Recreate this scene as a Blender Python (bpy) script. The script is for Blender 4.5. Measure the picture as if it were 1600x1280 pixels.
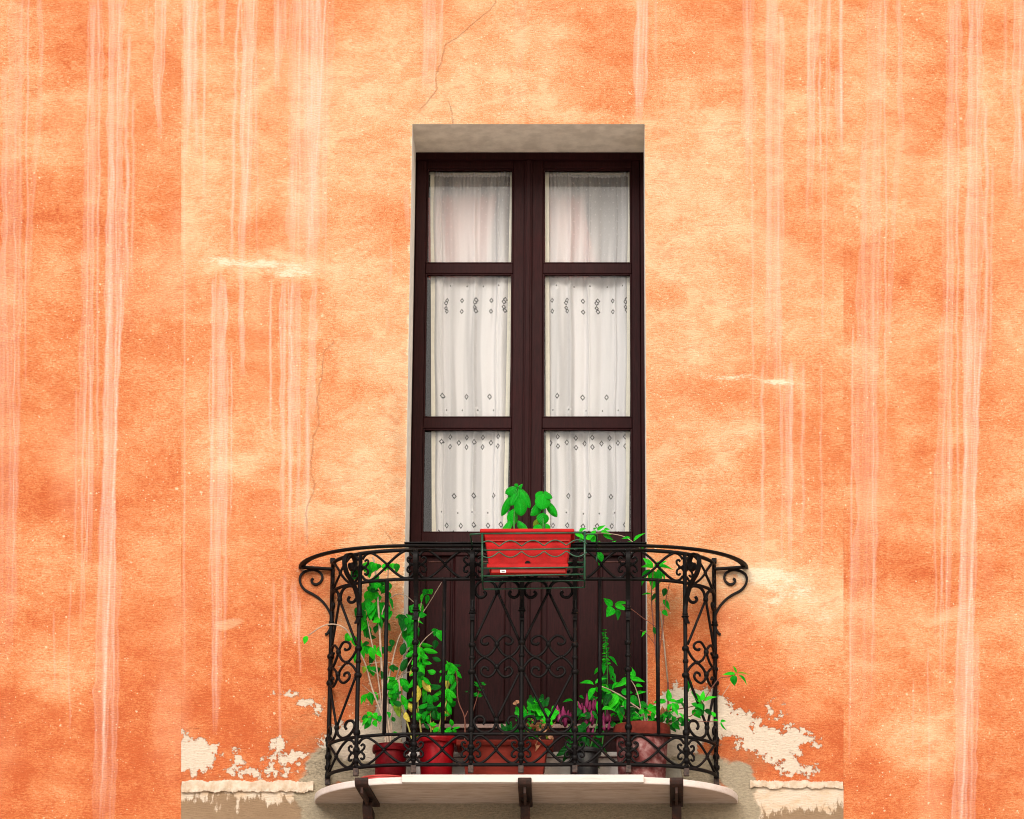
import bpy, math, random
import numpy as np
from mathutils import Vector, Matrix
random.seed(7)
for o in list(bpy.data.objects): bpy.data.objects.remove(o)
SC = bpy.context.scene; COL = SC.collection

# ------------------------------------------------------------------ camera, sky, sun, exposure
D, TH, F = 16.0, math.radians(18.2), 5450.0
CX, CZ, PX0, PY0 = 0.3067, -3.370, 925.0, 640.0
cam = bpy.data.cameras.new('camera'); camo = bpy.data.objects.new('camera', cam); COL.objects.link(camo)
camo.location = (CX, -D, CZ); camo.rotation_euler = (math.radians(90)+TH, 0, 0)
cam.sensor_width = 36; cam.lens = F/1600*36; cam.shift_x = -(PX0-800)/1600; cam.clip_end = 500
SC.camera = camo
SUN_EL, SUN_AZ = math.radians(33), math.radians(-22)       # azimuth measured from -y (street side) towards -x
w = bpy.data.worlds.new('World'); SC.world = w; w.use_nodes = True
nt = w.node_tree; bg = nt.nodes['Background']
sky = nt.nodes.new('ShaderNodeTexSky'); sky.sky_type = 'NISHITA'; sky.sun_disc = False
sky.sun_elevation = SUN_EL; sky.sun_rotation = math.radians(180)-SUN_AZ*-1
sky.air_density = 1.0; sky.dust_density = 4.0; sky.ozone_density = 1.0
nt.links.new(sky.outputs[0], bg.inputs[0]); bg.inputs[1].default_value = 0.088
sl = bpy.data.lights.new('sun', 'SUN'); so = bpy.data.objects.new('sun', sl); COL.objects.link(so)
sl.energy = 1.85; sl.angle = math.radians(28); sl.color = (1.0, .95, .88)
sd = Vector((math.sin(SUN_AZ)*math.cos(SUN_EL), -math.cos(SUN_AZ)*math.cos(SUN_EL), math.sin(SUN_EL)))
so.rotation_euler = sd.to_track_quat('Z', 'Y').to_euler(); so.location = sd*20
SC.view_settings.view_transform = 'Standard'; SC.view_settings.look = 'None'
SC.view_settings.exposure = 0.95; SC.view_settings.gamma = 1; SC.view_settings.use_curve_mapping = False

SC.cycles.filter_width = 1.05

# ------------------------------------------------------------------ measuring: photo pixel <-> place
ct, st = math.cos(TH), math.sin(TH)
def at(px, py, Y=0.0):
    a = (px-PX0)/F; b = (PY0-py)/F
    d = (a, ct-b*st, st+b*ct); k = (Y+D)/d[1]
    return Vector((CX+d[0]*k, Y, CZ+d[2]*k))
def proj(x, y, z):
    dx, dy, dz = x-CX, y+D, z-CZ
    dep = dy*ct+dz*st
    return PX0+F*dx/dep, PY0-F*(-dy*st+dz*ct)/dep
PXM = 1/330.0                                             # metres per photo pixel near the balcony

# ------------------------------------------------------------------ mesh builder
ORG = {}
class MB:
    def __init__(s): s.v = []; s.f = []
    def add(s, vs, fs):
        n = len(s.v); s.v += [tuple(q) for q in vs]; s.f += [tuple(i+n for i in f) for f in fs]; return s
    def box(s, x0, x1, y0, y1, z0, z1):
        return s.add([(x0,y0,z0),(x1,y0,z0),(x1,y1,z0),(x0,y1,z0),(x0,y0,z1),(x1,y0,z1),(x1,y1,z1),(x0,y1,z1)],
                     [(0,3,2,1),(4,5,6,7),(0,1,5,4),(1,2,6,5),(2,3,7,6),(3,0,4,7)])
    def tube(s, pts, r, n=6, r1=None):
        pts = [Vector(p) for p in pts]; m = len(pts)
        if r1 is None: r1 = r
        t0 = (pts[1]-pts[0]).normalized()
        up = Vector((0,1,0)) if abs(t0.y) < .9 else Vector((1,0,0))
        a = t0.cross(up).normalized(); vs = []; fs = []
        for i, p in enumerate(pts):
            t = (pts[min(i+1,m-1)]-pts[max(i-1,0)])
            if t.length < 1e-9: t = t0
            t.normalize(); a = (a-t*a.dot(t)).normalized(); b = t.cross(a)
            rr = r+(r1-r)*i/(m-1)
            for k in range(n):
                q = 2*math.pi*k/n+.3; vs.append(p+(a*math.cos(q)+b*math.sin(q))*rr)
        for i in range(m-1):
            for k in range(n):
                fs.append((i*n+k, i*n+(k+1)%n, (i+1)*n+(k+1)%n, (i+1)*n+k))
        fs.append(tuple(reversed(range(n)))); fs.append(tuple(range((m-1)*n, m*n)))
        return s.add(vs, fs)
    def strip(s, pts, wdir, wd, th):
        pts = [Vector(p) for p in pts]; m = len(pts); wv = Vector(wdir).normalized(); vs = []; fs = []
        for i, p in enumerate(pts):
            t = (pts[min(i+1,m-1)]-pts[max(i-1,0)]).normalized(); nn = t.cross(wv).normalized()
            for sa, sb in ((-1,-1),(1,-1),(1,1),(-1,1)): vs.append(p+wv*sa*wd/2+nn*sb*th/2)
        for i in range(m-1):
            for k in range(4): fs.append((i*4+k, i*4+(k+1)%4, (i+1)*4+(k+1)%4, (i+1)*4+k))
        fs.append((3,2,1,0)); fs.append(tuple(range((m-1)*4, m*4)))
        return s.add(vs, fs)
    def lathe(s, prof, c, n=16, sx=1, sy=1):
        vs = []; fs = []; m = len(prof)
        for r, z in prof:
            for k in range(n):
                q = 2*math.pi*k/n; vs.append((c[0]+r*math.cos(q)*sx, c[1]+r*math.sin(q)*sy, c[2]+z))
        for i in range(m-1):
            for k in range(n): fs.append((i*n+k, i*n+(k+1)%n, (i+1)*n+(k+1)%n, (i+1)*n+k))
        fs.append(tuple(reversed(range(n)))); fs.append(tuple(range((m-1)*n, m*n)))
        return s.add(vs, fs)
    def ball(s, c, r, n=8, sz=1.0):
        prof = [(max(.02,math.sin(math.pi*i/6))*r, -math.cos(math.pi*i/6)*r*sz) for i in range(7)]
        return s.lathe(prof, c, n)
    def build(s, name, mat, parent=None, smooth=False, bevel=0, seg=2):
        me = bpy.data.meshes.new(name); og = Vector((0,0,0))
        if parent is not None: og = ORG[parent.name]
        me.from_pydata([(p[0]-og.x, p[1]-og.y, p[2]-og.z) for p in s.v], [], s.f); me.update()
        if mat: me.materials.append(mat)
        o = bpy.data.objects.new(name, me); COL.objects.link(o); o.parent = parent; ORG[o.name] = og
        if smooth:
            me.polygons.foreach_set('use_smooth', [True]*len(me.polygons))
        if bevel:
            b = o.modifiers.new('bevel', 'BEVEL'); b.width = bevel; b.segments = seg; b.limit_method = 'ANGLE'
        return o
def tag(o, label=None, cat=None, group=None, kind=None):
    if label: o['label'] = label
    if cat: o['category'] = cat
    if group: o['group'] = group
    if kind: o['kind'] = kind
    return o
def thing(name, loc, label, cat, group=None):
    o = bpy.data.objects.new(name, None); COL.objects.link(o); o.location = loc; o.empty_display_size = .05
    ORG[o.name] = Vector(loc); return tag(o, label, cat, group)
def smooth_path(pts, k=4):
    P = [Vector(p) for p in pts]; out = []
    for i in range(len(P)-1):
        p0, p1, p2, p3 = P[max(i-1,0)], P[i], P[i+1], P[min(i+2,len(P)-1)]
        for j in range(k):
            t = j/k
            out.append(.5*((2*p1)+(p2-p0)*t+(2*p0-5*p1+4*p2-p3)*t*t+(3*p1-p0-3*p2+p3)*t**3))
    out.append(P[-1]); return out

# ------------------------------------------------------------------ node helpers
class NT:
    def __init__(s, name):
        s.m = bpy.data.materials.new(name); s.m.use_nodes = True; s.t = s.m.node_tree; s.t.nodes.clear()
        s.out = s.n('ShaderNodeOutputMaterial')
    def n(s, typ, **kw):
        x = s.t.nodes.new(typ)
        for k, v in kw.items(): setattr(x, k, v)
        return x
    def l(s, a, b):
        if hasattr(a, 'is_output'): s.t.links.new(a, b)
        elif isinstance(a, (tuple, list)):
            b.default_value = tuple(a)+(1,) if len(a) == 3 and b.type == 'RGBA' else a
        else: b.default_value = a
    def math(s, op, a, b=0, c=0, clamp=False):
        x = s.n('ShaderNodeMath', operation=op, use_clamp=clamp)
        s.l(a, x.inputs[0]); s.l(b, x.inputs[1]); s.l(c, x.inputs[2]); return x.outputs[0]
    def mix(s, f, a, b, mode='MIX'):
        x = s.n('ShaderNodeMix', data_type='RGBA', blend_type=mode)
        s.l(f, x.inputs[0]); s.l(a, x.inputs[6]); s.l(b, x.inputs[7]); return x.outputs[2]
    def step(s, v, lo, hi, a=0., b=1.):
        x = s.n('ShaderNodeMapRange', interpolation_type='SMOOTHSTEP')
        s.l(v, x.inputs[0])
        for i, q in enumerate((lo, hi, a, b)): s.l(q, x.inputs[1+i])
        return x.outputs[0]
    def coord(s, kind='Object', scale=(1,1,1)):
        c = s.n('ShaderNodeTexCoord').outputs[kind]
        m = s.n('ShaderNodeMapping'); s.l(c, m.inputs[0]); m.inputs[3].default_value = scale; return m.outputs[0]
    def noise(s, vec, scale, detail=4, rough=.55, dist=0):
        x = s.n('ShaderNodeTexNoise'); s.l(vec, x.inputs['Vector'])
        x.inputs['Scale'].default_value = scale; x.inputs['Detail'].default_value = detail
        x.inputs['Roughness'].default_value = rough; x.inputs['Distortion'].default_value = dist
        return x.outputs[0]
    def ramp(s, v, stops):
        x = s.n('ShaderNodeValToRGB'); s.l(v, x.inputs[0]); e = x.color_ramp.elements
        while len(e) < len(stops): e.new(.5)
        for q, (p, c) in zip(e, stops): q.position = p; q.color = tuple(c)+(1,)
        return x.outputs[0]
    def bump(s, h, strength, dist=.01):
        x = s.n('ShaderNodeBump'); s.l(h, x.inputs['Height'])
        x.inputs['Strength'].default_value = strength; x.inputs['Distance'].default_value = dist; return x.outputs[0]
    def pbr(s, col, rough=.6, spec=.5, metal=0, normal=None, **kw):
        x = s.n('ShaderNodeBsdfPrincipled'); s.l(col, x.inputs['Base Color']); s.l(rough, x.inputs['Roughness'])
        s.l(spec, x.inputs['Specular IOR Level']); s.l(metal, x.inputs['Metallic'])
        if normal: s.l(normal, x.inputs['Normal'])
        for k, v in kw.items(): s.l(v, x.inputs[k])
        s.l(x.outputs[0], s.out.inputs[0]); return x

def simple(name, col, rough=.6, spec=.4, var=.25, scale=20, bump=.2, metal=0, dark=None, stretch=(1,1,1), bscale=None):
    t = NT(name); v = t.coord(scale=stretch); n1 = t.noise(v, scale, 5, .6)
    c2 = dark or tuple(q*(1-var) for q in col)
    c = t.mix(t.step(n1, .3, .7), col, c2)
    n2 = t.noise(v, bscale or scale*4, 4, .6)
    t.pbr(c, t.step(n1, .2, .8, rough*.85, min(1, rough*1.15)), spec, metal, t.bump(n2, bump, .004)); return t.m

# plaster
def plaster(name, sat):
    t = NT(name); v = t.coord()
    A = t.n('ShaderNodeAttribute', attribute_name='wear_a'); B = t.n('ShaderNodeAttribute', attribute_name='wear_b')
    sa = t.n('ShaderNodeSeparateColor'); t.l(A.outputs['Color'], sa.inputs[0])
    sb = t.n('ShaderNodeSeparateColor'); t.l(B.outputs['Color'], sb.inputs[0])
    T, G, P, C = sa.outputs[0], sa.outputs[1], sa.outputs[2], A.outputs['Alpha']
    SCAR, DIRT, LOW, CRK = sb.outputs[0], sb.outputs[1], sb.outputs[2], B.outputs['Alpha']
    vh = t.coord(scale=(1, 1, 2.4))
    nm = t.noise(t.coord(scale=(1,1,1.45)), 7, 9, .7, .5); nf = t.noise(vh, 48, 8, .78); ng = t.noise(t.coord(scale=(1,1,1.7)), 170, 4, .75)
    T2 = t.math('ADD', T, t.math('MULTIPLY', t.math('SUBTRACT', nm, .5), .85))
    T2 = t.math('ADD', T2, t.math('MULTIPLY', t.math('SUBTRACT', nf, .5), 1.6))
    T2 = t.math('ADD', T2, t.math('MULTIPLY', t.math('SUBTRACT', ng, .5), 1.7), clamp=True)
    col = t.ramp(T2, [(0, (.615,.435,.275)), (.22, (.595,.36,.198)), (.47, (.575,.262,.118)), (.72, (.54,.168,.060)), (1, (.42,.090,.027))])
    # faint cooler washes
    nw = t.noise(t.coord(scale=(1,1,.5)), 2.2, 4, .5)
    col = t.mix(t.step(nw, .52, .75, 0, .35), col, (.74,.40,.24))
    pn = t.noise(t.coord(scale=(1,1,1.6)), 5.5, 10, .76, .7)
    pm = t.math('MULTIPLY', t.step(pn, .51, .60), t.step(T, .58, .28))
    col = t.mix(t.math('MULTIPLY', pm, .55), col, (.61,.44,.265))
    on = t.noise(t.coord(scale=(1,1,2.2)), 6.5, 10, .76, .6)
    col = t.mix(t.math('MULTIPLY', t.step(on, .53, .62), .35), col, (.53,.15,.05))
    # pale wisps where the limewash has worn thin
    rn = t.n('ShaderNodeTexNoise', noise_type='RIDGED_MULTIFRACTAL', normalize=True); t.l(t.coord(scale=(1,1,1.9)), rn.inputs['Vector'])
    for k_, v_ in (('Scale', 3.1), ('Detail', 9), ('Roughness', .62), ('Distortion', .8)): rn.inputs[k_].default_value = v_
    wm = t.math('MULTIPLY', t.step(rn.outputs[0], .30, .62), t.step(t.noise(v, 2.3, 3, .5), .42, .62))
    col = t.mix(t.math('MULTIPLY', wm, .5), col, (.61,.40,.235))
    # dark trowel hairlines
    hl = t.noise(t.coord(scale=(1,1,7)), 20, 5, .7, .6); hm_ = t.noise(v, 3.7, 3, .5)
    col = t.mix(t.math('MULTIPLY', t.math('MULTIPLY', t.step(hl, .36, .28), t.step(hm_, .42, .6)), .55), col, (.36,.085,.03))
    # streaks
    gs = t.math('MULTIPLY', G, t.step(nf, .36, .6, .5, 1.12), clamp=True)
    col = t.mix(t.math('MULTIPLY', gs, .88, clamp=True), col, (.63,.46,.375))
    # chalk flecks
    f = None
    for sc_, thr, rad in ((34, .70, .20), (75, .72, .27)):
        vo = t.n('ShaderNodeTexVoronoi'); ad = t.n('ShaderNodeVectorMath', operation='ADD'); nn = t.n('ShaderNodeTexNoise'); t.l(v, nn.inputs['Vector']); nn.inputs['Scale'].default_value = sc_*2.2
        sm_ = t.n('ShaderNodeVectorMath', operation='SCALE'); t.l(nn.outputs['Color'], sm_.inputs[0]); sm_.inputs['Scale'].default_value = .45/sc_
        t.l(v, ad.inputs[0]); t.l(sm_.outputs[0], ad.inputs[1]); t.l(ad.outputs[0], vo.inputs['Vector']); vo.inputs['Scale'].default_value = sc_
        sp = t.n('ShaderNodeSeparateColor'); t.l(vo.outputs['Color'], sp.inputs[0])
        lim = t.math('MULTIPLY', t.math('MULTIPLY', t.step(sp.outputs[0], thr, 1.0), rad), t.step(t.noise(v, 2.6, 4, .6), .38, .6, .35, 1.1))
        q = t.step(vo.outputs['Distance'], t.math('MULTIPLY', lim, .7), t.math('ADD', lim, .02), 1, 0)
        q = t.math('MULTIPLY', q, t.math('GREATER_THAN', sp.outputs[0], thr+.02)); f = q if f is None else t.math('MAXIMUM', f, q)
    col = t.mix(t.math('MULTIPLY', f, .8), col, (.66,.51,.34))
    # scars
    s_in = t.math('ADD', SCAR, t.math('MULTIPLY', t.math('SUBTRACT', t.noise(vh, 46, 8, .78), .5), 2.2))
    col = t.mix(t.math('MULTIPLY', t.step(s_in, .58, 1.05), t.step(SCAR, .03, .3)), col, (.66,.55,.40))
    # dirt
    dn = t.math('MULTIPLY', DIRT, t.step(t.noise(v, 14, 6, .65), .25, .65))
    col = t.mix(t.math('MULTIPLY', dn, .85, clamp=True), col, (.25,.10,.045))
    # lower render zone
    lown = t.noise(t.coord(scale=(1,1,.35)), 28, 6, .65)
    lcol = t.mix(t.step(t.math('ADD', LOW, t.math('MULTIPLY', t.math('SUBTRACT', lown, .5), 1.9)), .46, .64), t.mix(t.step(nm, .4, .65), (.56,.47,.37), (.52,.37,.24)), t.mix(nm, (.17,.105,.06), (.32,.22,.135)))
    col = t.mix(t.step(LOW, .01, .04), col, lcol)
    # cement repairs
    ci = t.math('ADD', C, t.math('MULTIPLY', t.math('SUBTRACT', nm, .5), .5))
    cf = t.step(ci, .42, .56)
    ccol = t.mix(t.step(nf, .3, .7), (.36,.30,.21), (.22,.18,.125))
    # peeled lime
    pi_ = t.math('ADD', P, t.math('MULTIPLY', t.math('SUBTRACT', t.noise(v, 28, 9, .68), .5), 1.15))
    pf = t.step(pi_, .49, .515); edge = t.math('MULTIPLY', t.step(pi_, .44, .49), t.math('SUBTRACT', 1, pf))
    pcol = t.mix(t.step(nf, .35, .75), (.60,.50,.40), (.46,.37,.28))
    col = t.mix(t.math('MULTIPLY', edge, .45), col, (.42,.12,.04))
    col = t.mix(pf, col, pcol); col = t.mix(cf, col, ccol)
    col = t.mix(t.math('MULTIPLY', CRK, .7), col, (.22,.09,.04))
    hb = t.math('ADD', t.math('MULTIPLY', t.noise(t.coord(scale=(1,1,3.2)), 48, 6, .66), 1.1), t.math('MULTIPLY', t.noise(v, 260, 3, .6), .4))
    hb = t.math('SUBTRACT', hb, t.math('MULTIPLY', pf, .55)); hb = t.math('SUBTRACT', hb, t.math('MULTIPLY', CRK, .8))
    hb = t.math('ADD', hb, t.math('MULTIPLY', cf, t.noise(v, 30, 6, .7)))
    hs = t.n('ShaderNodeHueSaturation'); hs.inputs['Saturation'].default_value = sat; t.l(col, hs.inputs['Color'])
    t.pbr(hs.outputs[0], .9, .15, 0, t.bump(hb, 1.0, .008)); return t.m
M = {}
M['plaster'] = plaster('weathered_orange_plaster', 1.0)
M['soffit'] = simple('grey_soffit_plaster', (.78,.69,.58), .9, .15, .3, 12, .3, dark=(.60,.52,.43))
M['jamb'] = simple('cream_jamb_plaster', (.82,.76,.68), .9, .15, .15, 14, .3)
M['course'] = simple('lime_string_course', (.52,.44,.35), .9, .15, .3, 26, .8, dark=(.40,.30,.21), bscale=80)
def wood(name, c1, c2, rough):
    t = NT(name); n = t.noise(t.coord(scale=(9,9,.55)), 22, 6, .65); n2 = t.noise(t.coord(), 3.5, 5, .6)
    c = t.mix(t.step(n, .3, .7), c1, c2); c = t.mix(t.step(n2, .5, .8, 0, .35), c, tuple(q*1.7 for q in c1))
    t.pbr(c, t.step(n2, .2, .8, rough-.08, rough+.12), .06, 0, t.bump(n, .25, .002)); return t.m
M['wood'] = wood('dark_brown_paint', (.022,.0052,.0056), (.012,.0029,.0032), .46)
M['bead'] = wood('pale_bead', (.12,.055,.045), (.06,.025,.022), .4)  # paler brown for the thin lips along the raised board tops
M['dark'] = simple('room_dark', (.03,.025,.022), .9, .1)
t = NT('window_glass'); fr = t.n('ShaderNodeFresnel'); fr.inputs[0].default_value = 1.5
tr = t.n('ShaderNodeBsdfTransparent'); tr.inputs[0].default_value = (.95,.96,.95,1)
gl = t.n('ShaderNodeBsdfGlossy'); gl.inputs['Roughness'].default_value = .03
t.l(t.bump(t.noise(t.coord(), 3, 2), .05, .01), gl.inputs['Normal'])
mx = t.n('ShaderNodeMixShader'); t.l(t.math('MULTIPLY', fr.outputs[0], .8), mx.inputs[0]); t.l(tr.outputs[0], mx.inputs[1]); t.l(gl.outputs[0], mx.inputs[2]); t.l(mx.outputs[0], t.out.inputs[0])
M['glass'] = t.m
def marble():
    t = NT('white_marble'); v = t.coord(scale=(1.3,9,9)); n = t.noise(v, 3.2, 9, .72, 1.2); n2 = t.noise(t.coord(), 40, 5, .6)
    c = t.ramp(n, [(.28, (.30,.25,.22)), (.42, (.50,.44,.40)), (.7, (.585,.53,.49))])
    c = t.mix(t.step(n2, .55, .75, 0, .3), c, (.42,.36,.30))
    t.pbr(c, .45, .4, 0, t.bump(n2, .15, .002)); return t.m
M['marble'] = marble()
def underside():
    t = NT('streaked_slab_underside'); n = t.noise(t.coord(scale=(2.2,14,14)), 3.0, 9, .75, 1.0); n2 = t.noise(t.coord(), 5, 4, .6)  # slab bottom faces: darker, browner and more streaked than the marble
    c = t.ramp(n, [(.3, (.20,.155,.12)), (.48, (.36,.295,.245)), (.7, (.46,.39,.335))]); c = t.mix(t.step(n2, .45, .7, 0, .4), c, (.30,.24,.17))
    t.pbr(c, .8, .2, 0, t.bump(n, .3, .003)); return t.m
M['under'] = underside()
def iron():
    t = NT('black_wrought_iron'); n = t.noise(t.coord(), 45, 6, .65); n2 = t.noise(t.coord(), 9, 4, .6)
    c = t.mix(t.step(n, .3, .7), (.0028,.0022,.0022), (.0065,.005,.005))
    c = t.mix(t.math('MULTIPLY', t.step(n, .58, .74), t.step(n2, .45, .7)), c, (.075,.03,.016))
    t.pbr(c, t.step(n, .3, .7, .38, .6), .09, 0, t.bump(n, .35, .003)); return t.m
M['iron'] = iron()
M['iron_foot'] = simple('rusty_foot_iron', (.07,.04,.03), .7, .3, .5, 60, .4, dark=(.02,.015,.014))
def rust():
    t = NT('rusty_bracket_iron'); n = t.noise(t.coord(), 22, 7, .7); n2 = t.noise(t.coord(), 90, 4, .6)
    c = t.ramp(n, [(.34, (.008,.0045,.0035)), (.56, (.026,.009,.005)), (.75, (.095,.03,.012))])
    t.pbr(c, .75, .3, 0, t.bump(n2, .5, .003)); return t.m
M['rust'] = rust()
M['red_plastic'] = simple('coral_red_plastic', (.40,.009,.010), .5, .08, .3, 14, .15, dark=(.30,.012,.011))
M['red_base'] = simple('dark_red_plastic', (.30,.010,.006), .45, .2, .15, 8, .08)
M['red_pot'] = simple('glossy_red_pot', (.25,.003,.007), .4, .12, .3, 6, .06)
M['red_pot2'] = simple('dull_red_pot', (.12,.002,.005), .45, .08, .35, 6, .06)
M['saucer_red'] = simple('red_saucer', (.42,.045,.035), .4, .25, .2, 10, .06)
M['saucer_deep'] = simple('deep_red_saucer', (.30,.010,.010), .4, .25, .2, 10, .06)
M['saucer_clay'] = simple('clay_saucer', (.36,.10,.06), .6, .3, .3, 10, .15)
M['terra'] = simple('terracotta_plastic', (.19,.022,.013), .6, .08, .35, 9, .12, stretch=(1,1,3))
M['black_pot'] = simple('black_plastic_pot', (.012,.012,.013), .45, .4)
def mottled():
    t = NT('weathered_clay'); n = t.noise(t.coord(), 24, 7, .6, .4); n2 = t.noise(t.coord(), 80, 4, .6)
    c = t.ramp(n, [(.36, (.085,.016,.015)), (.48, (.14,.04,.038)), (.60, (.22,.11,.105)), (.78, (.34,.23,.215))])
    t.pbr(c, .85, .2, 0, t.bump(n2, .3, .003)); return t.m
M['mottled'] = mottled()
M['clay_rim'] = simple('clay_rim', (.13,.018,.010), .8, .15, .4, 18, .3)
M['soil'] = simple('potting_soil', (.03,.02,.014), .95, .1, .4, 60, .8)
M['wire'] = simple('green_coated_wire', (.008,.075,.035), .4, .45, .45, 30, .05)
M['sticker'] = simple('white_sticker', (.75,.72,.72), .5, .3, .05); M['ink'] = simple('black_print', (.012,.01,.01), .8, .05)
M['stone'] = simple('grey_concrete_block', (.20,.18,.14), .9, .15, .3, 18, .4)
M['cane'] = simple('pale_cane', (.42,.30,.22), .8, .2, .4, 30, .2)
def leafm(name, c1, c2, vein=1.5, trans=.35):
    t = NT(name); oi = t.n('ShaderNodeObjectInfo'); u = t.n('ShaderNodeTexCoord')
    sx = t.n('ShaderNodeSeparateXYZ'); t.l(u.outputs['UV'], sx.inputs[0])
    c = t.mix(oi.outputs['Random'], c1, c2)
    n = t.noise(t.coord('Object'), 4, 4, .6); c = t.mix(t.step(n, .45, .75, 0, .45), c, tuple(q*1.6 for q in c1))
    ay = t.math('ABSOLUTE', t.math('SUBTRACT', sx.outputs[1], .5))
    rib = t.step(ay, .0, .05, 1, 0)
    side = t.math('SINE', t.math('ADD', t.math('MULTIPLY', sx.outputs[0], 44), t.math('MULTIPLY', ay, -50)))
    c = t.mix(t.math('MULTIPLY', rib, .5), c, tuple(min(.8, q*vein+.02) for q in c1))
    p = t.n('ShaderNodeBsdfPrincipled'); t.l(c, p.inputs['Base Color']); p.inputs['Roughness'].default_value = .42; p.inputs['Specular IOR Level'].default_value = .2
    t.l(t.bump(t.math('ADD', t.math('MULTIPLY', side, .6), rib), .5, .006), p.inputs['Normal'])
    tl = t.n('ShaderNodeBsdfTranslucent'); t.l(c, tl.inputs[0])
    m = t.n('ShaderNodeMixShader'); m.inputs[0].default_value = trans
    t.l(p.outputs[0], m.inputs[1]); t.l(tl.outputs[0], m.inputs[2]); t.l(m.outputs[0], t.out.inputs[0]); return t.m
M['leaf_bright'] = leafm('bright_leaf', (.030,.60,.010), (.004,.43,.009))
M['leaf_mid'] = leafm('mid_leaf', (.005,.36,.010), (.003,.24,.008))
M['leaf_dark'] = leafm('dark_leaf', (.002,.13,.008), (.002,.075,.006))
M['leaf_basil'] = leafm('basil_leaf', (.004,.40,.010), (.003,.30,.009), 1.3)
M['leaf_yellow'] = leafm('yellow_leaf', (.72,.58,.09), (.55,.46,.05), 1.2)
M['leaf_lime'] = leafm('yellowing_leaf', (.24,.36,.025), (.16,.32,.02), 1.3)
M['leaf_dry'] = leafm('dry_leaf', (.42,.19,.075), (.24,.09,.035), 1.2)
M['leaf_peach'] = leafm('faded_petal', (.70,.38,.22), (.62,.30,.16), 1.1)
M['plume'] = leafm('purple_plume', (.27,.03,.115), (.15,.014,.055), 2.0, .2)
M['stem_pale'] = simple('pale_twig', (.42,.31,.23), .8, .2, .35, 40, .2)
M['stem_green'] = simple('green_stem', (.035,.20,.022), .6, .3, .3, 40, .1)
M['stem_olive'] = simple('olive_stem', (.28,.25,.06), .6, .3, .3, 40, .1)
M['stem_red'] = simple('reddish_twig', (.17,.055,.035), .7, .3, .3, 40, .1)
M['stem_dry'] = simple('dry_stalk', (.48,.20,.08), .7, .3, .3, 40, .1)
M['street'] = simple('street_paving', (.60,.55,.48), .9, .2, .2, 2, .3)

# ------------------------------------------------------------------ ground
g = MB().box(-120, 120, -120, 20, -5.4, -5.15).build('street', M['street']); tag(g, 'grey paved street below the balcony', kind='structure')

# ------------------------------------------------------------------ house front
XL, XR = at(636.5, 640).x, at(1009.5, 640).x; ZT = at(826, 194).z; ZB = 0.0
house = thing('house_front', (0,0,-5.15), 'orange plastered house front with pale drip streaks and a tall brown door', 'house front')

def vnoise(x, y, seed):
    xi = np.floor(x).astype(np.int64); yi = np.floor(y).astype(np.int64); fx = x-xi; fy = y-yi
    def h(a, b):
        n = (a*374761393+b*668265263+seed*974634777) & 0xffffffff
        n = ((n ^ (n >> 13))*1274126177) & 0xffffffff
        return ((n ^ (n >> 16)) & 0xffff)/65535.0
    ux = fx*fx*(3-2*fx); uy = fy*fy*(3-2*fy)
    return (h(xi,yi)*(1-ux)+h(xi+1,yi)*ux)*(1-uy)+(h(xi,yi+1)*(1-ux)+h(xi+1,yi+1)*ux)*uy
def fbm(x, y, seed, o=5):
    r = 0; a = .5; tot = 0
    for i in range(o):
        r = r+a*vnoise(x*2**i, y*2**i, seed+i); tot += a; a *= .55
    return r/tot-.5
TONE = [(300,50,.45),(400,60,.5),(520,20,.75),(560,100,.25),(600,60,.35),(640,200,.35),(700,50,.45),(760,120,.3),(820,60,.45),(900,50,.6),(960,150,.55),(900,110,.4),(1040,30,.6),(1100,60,.6),(1200,80,.5),(1300,60,.5),(1050,200,.3),(1120,200,.28),(1250,200,.45),(1300,230,.4),
(310,250,.42),(420,230,.45),(520,200,.28),(590,250,.35),(620,350,.55),(540,320,.4),(450,380,.5),(330,350,.4),(560,430,.3),(620,450,.4),(320,480,.58),(430,480,.55),(520,500,.45),(600,520,.28),(300,600,.6),(380,640,.55),(520,620,.55),(600,650,.28),(390,700,.35),(300,760,.55),(430,760,.55),(560,720,.28),(610,780,.28),(300,850,.62),(400,880,.66),(520,830,.5),(600,830,.35),(300,950,.66),(420,960,.72),(490,950,.8),(300,1050,.78),(420,1050,.8),(480,1100,.82),(350,1130,.92),(450,1200,.9),(580,1000,.78),(600,920,.35),(560,950,.6),(590,1060,.8),
(1040,300,.28),(1120,330,.22),(1060,420,.35),(1230,300,.52),(1300,330,.48),(1220,400,.48),(1040,520,.36),(1100,500,.3),(1150,540,.56),(1280,480,.42),(1060,620,.46),(1100,620,.6),(1230,620,.66),(1300,620,.58),(1060,700,.36),(1130,680,.32),(1250,720,.64),(1050,780,.45),(1130,780,.42),(1250,800,.6),(1060,850,.45),(1140,860,.45),(1280,860,.6),(1180,900,.15),(1250,910,.15),(1300,950,.15),(1240,980,.2),(1160,960,.75),(1200,1020,.75),(1150,1010,.9),(1290,1030,.5),(1200,1080,.86),(1290,1100,.66),(1200,1130,.92),(1300,1180,.88),(1160,1200,.88),(1040,950,.5),(1060,1000,.78),(1050,1060,.85)]
SIDE = [(30,100,.5),(120,60,.66),(240,60,.52),(80,190,.42),(260,150,.56),(60,320,.68),(230,330,.62),(120,300,.7),(50,420,.58),(230,430,.58),(100,500,.62),(260,560,.68),(50,620,.68),(240,640,.58),(100,700,.62),(40,760,.82),(250,770,.7),(120,830,.76),(60,880,.55),(250,860,.48),(60,960,.66),(220,960,.72),(100,1020,.52),(230,1080,.78),(60,1150,.82),(230,1200,.88),(80,1250,.84)]
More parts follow.
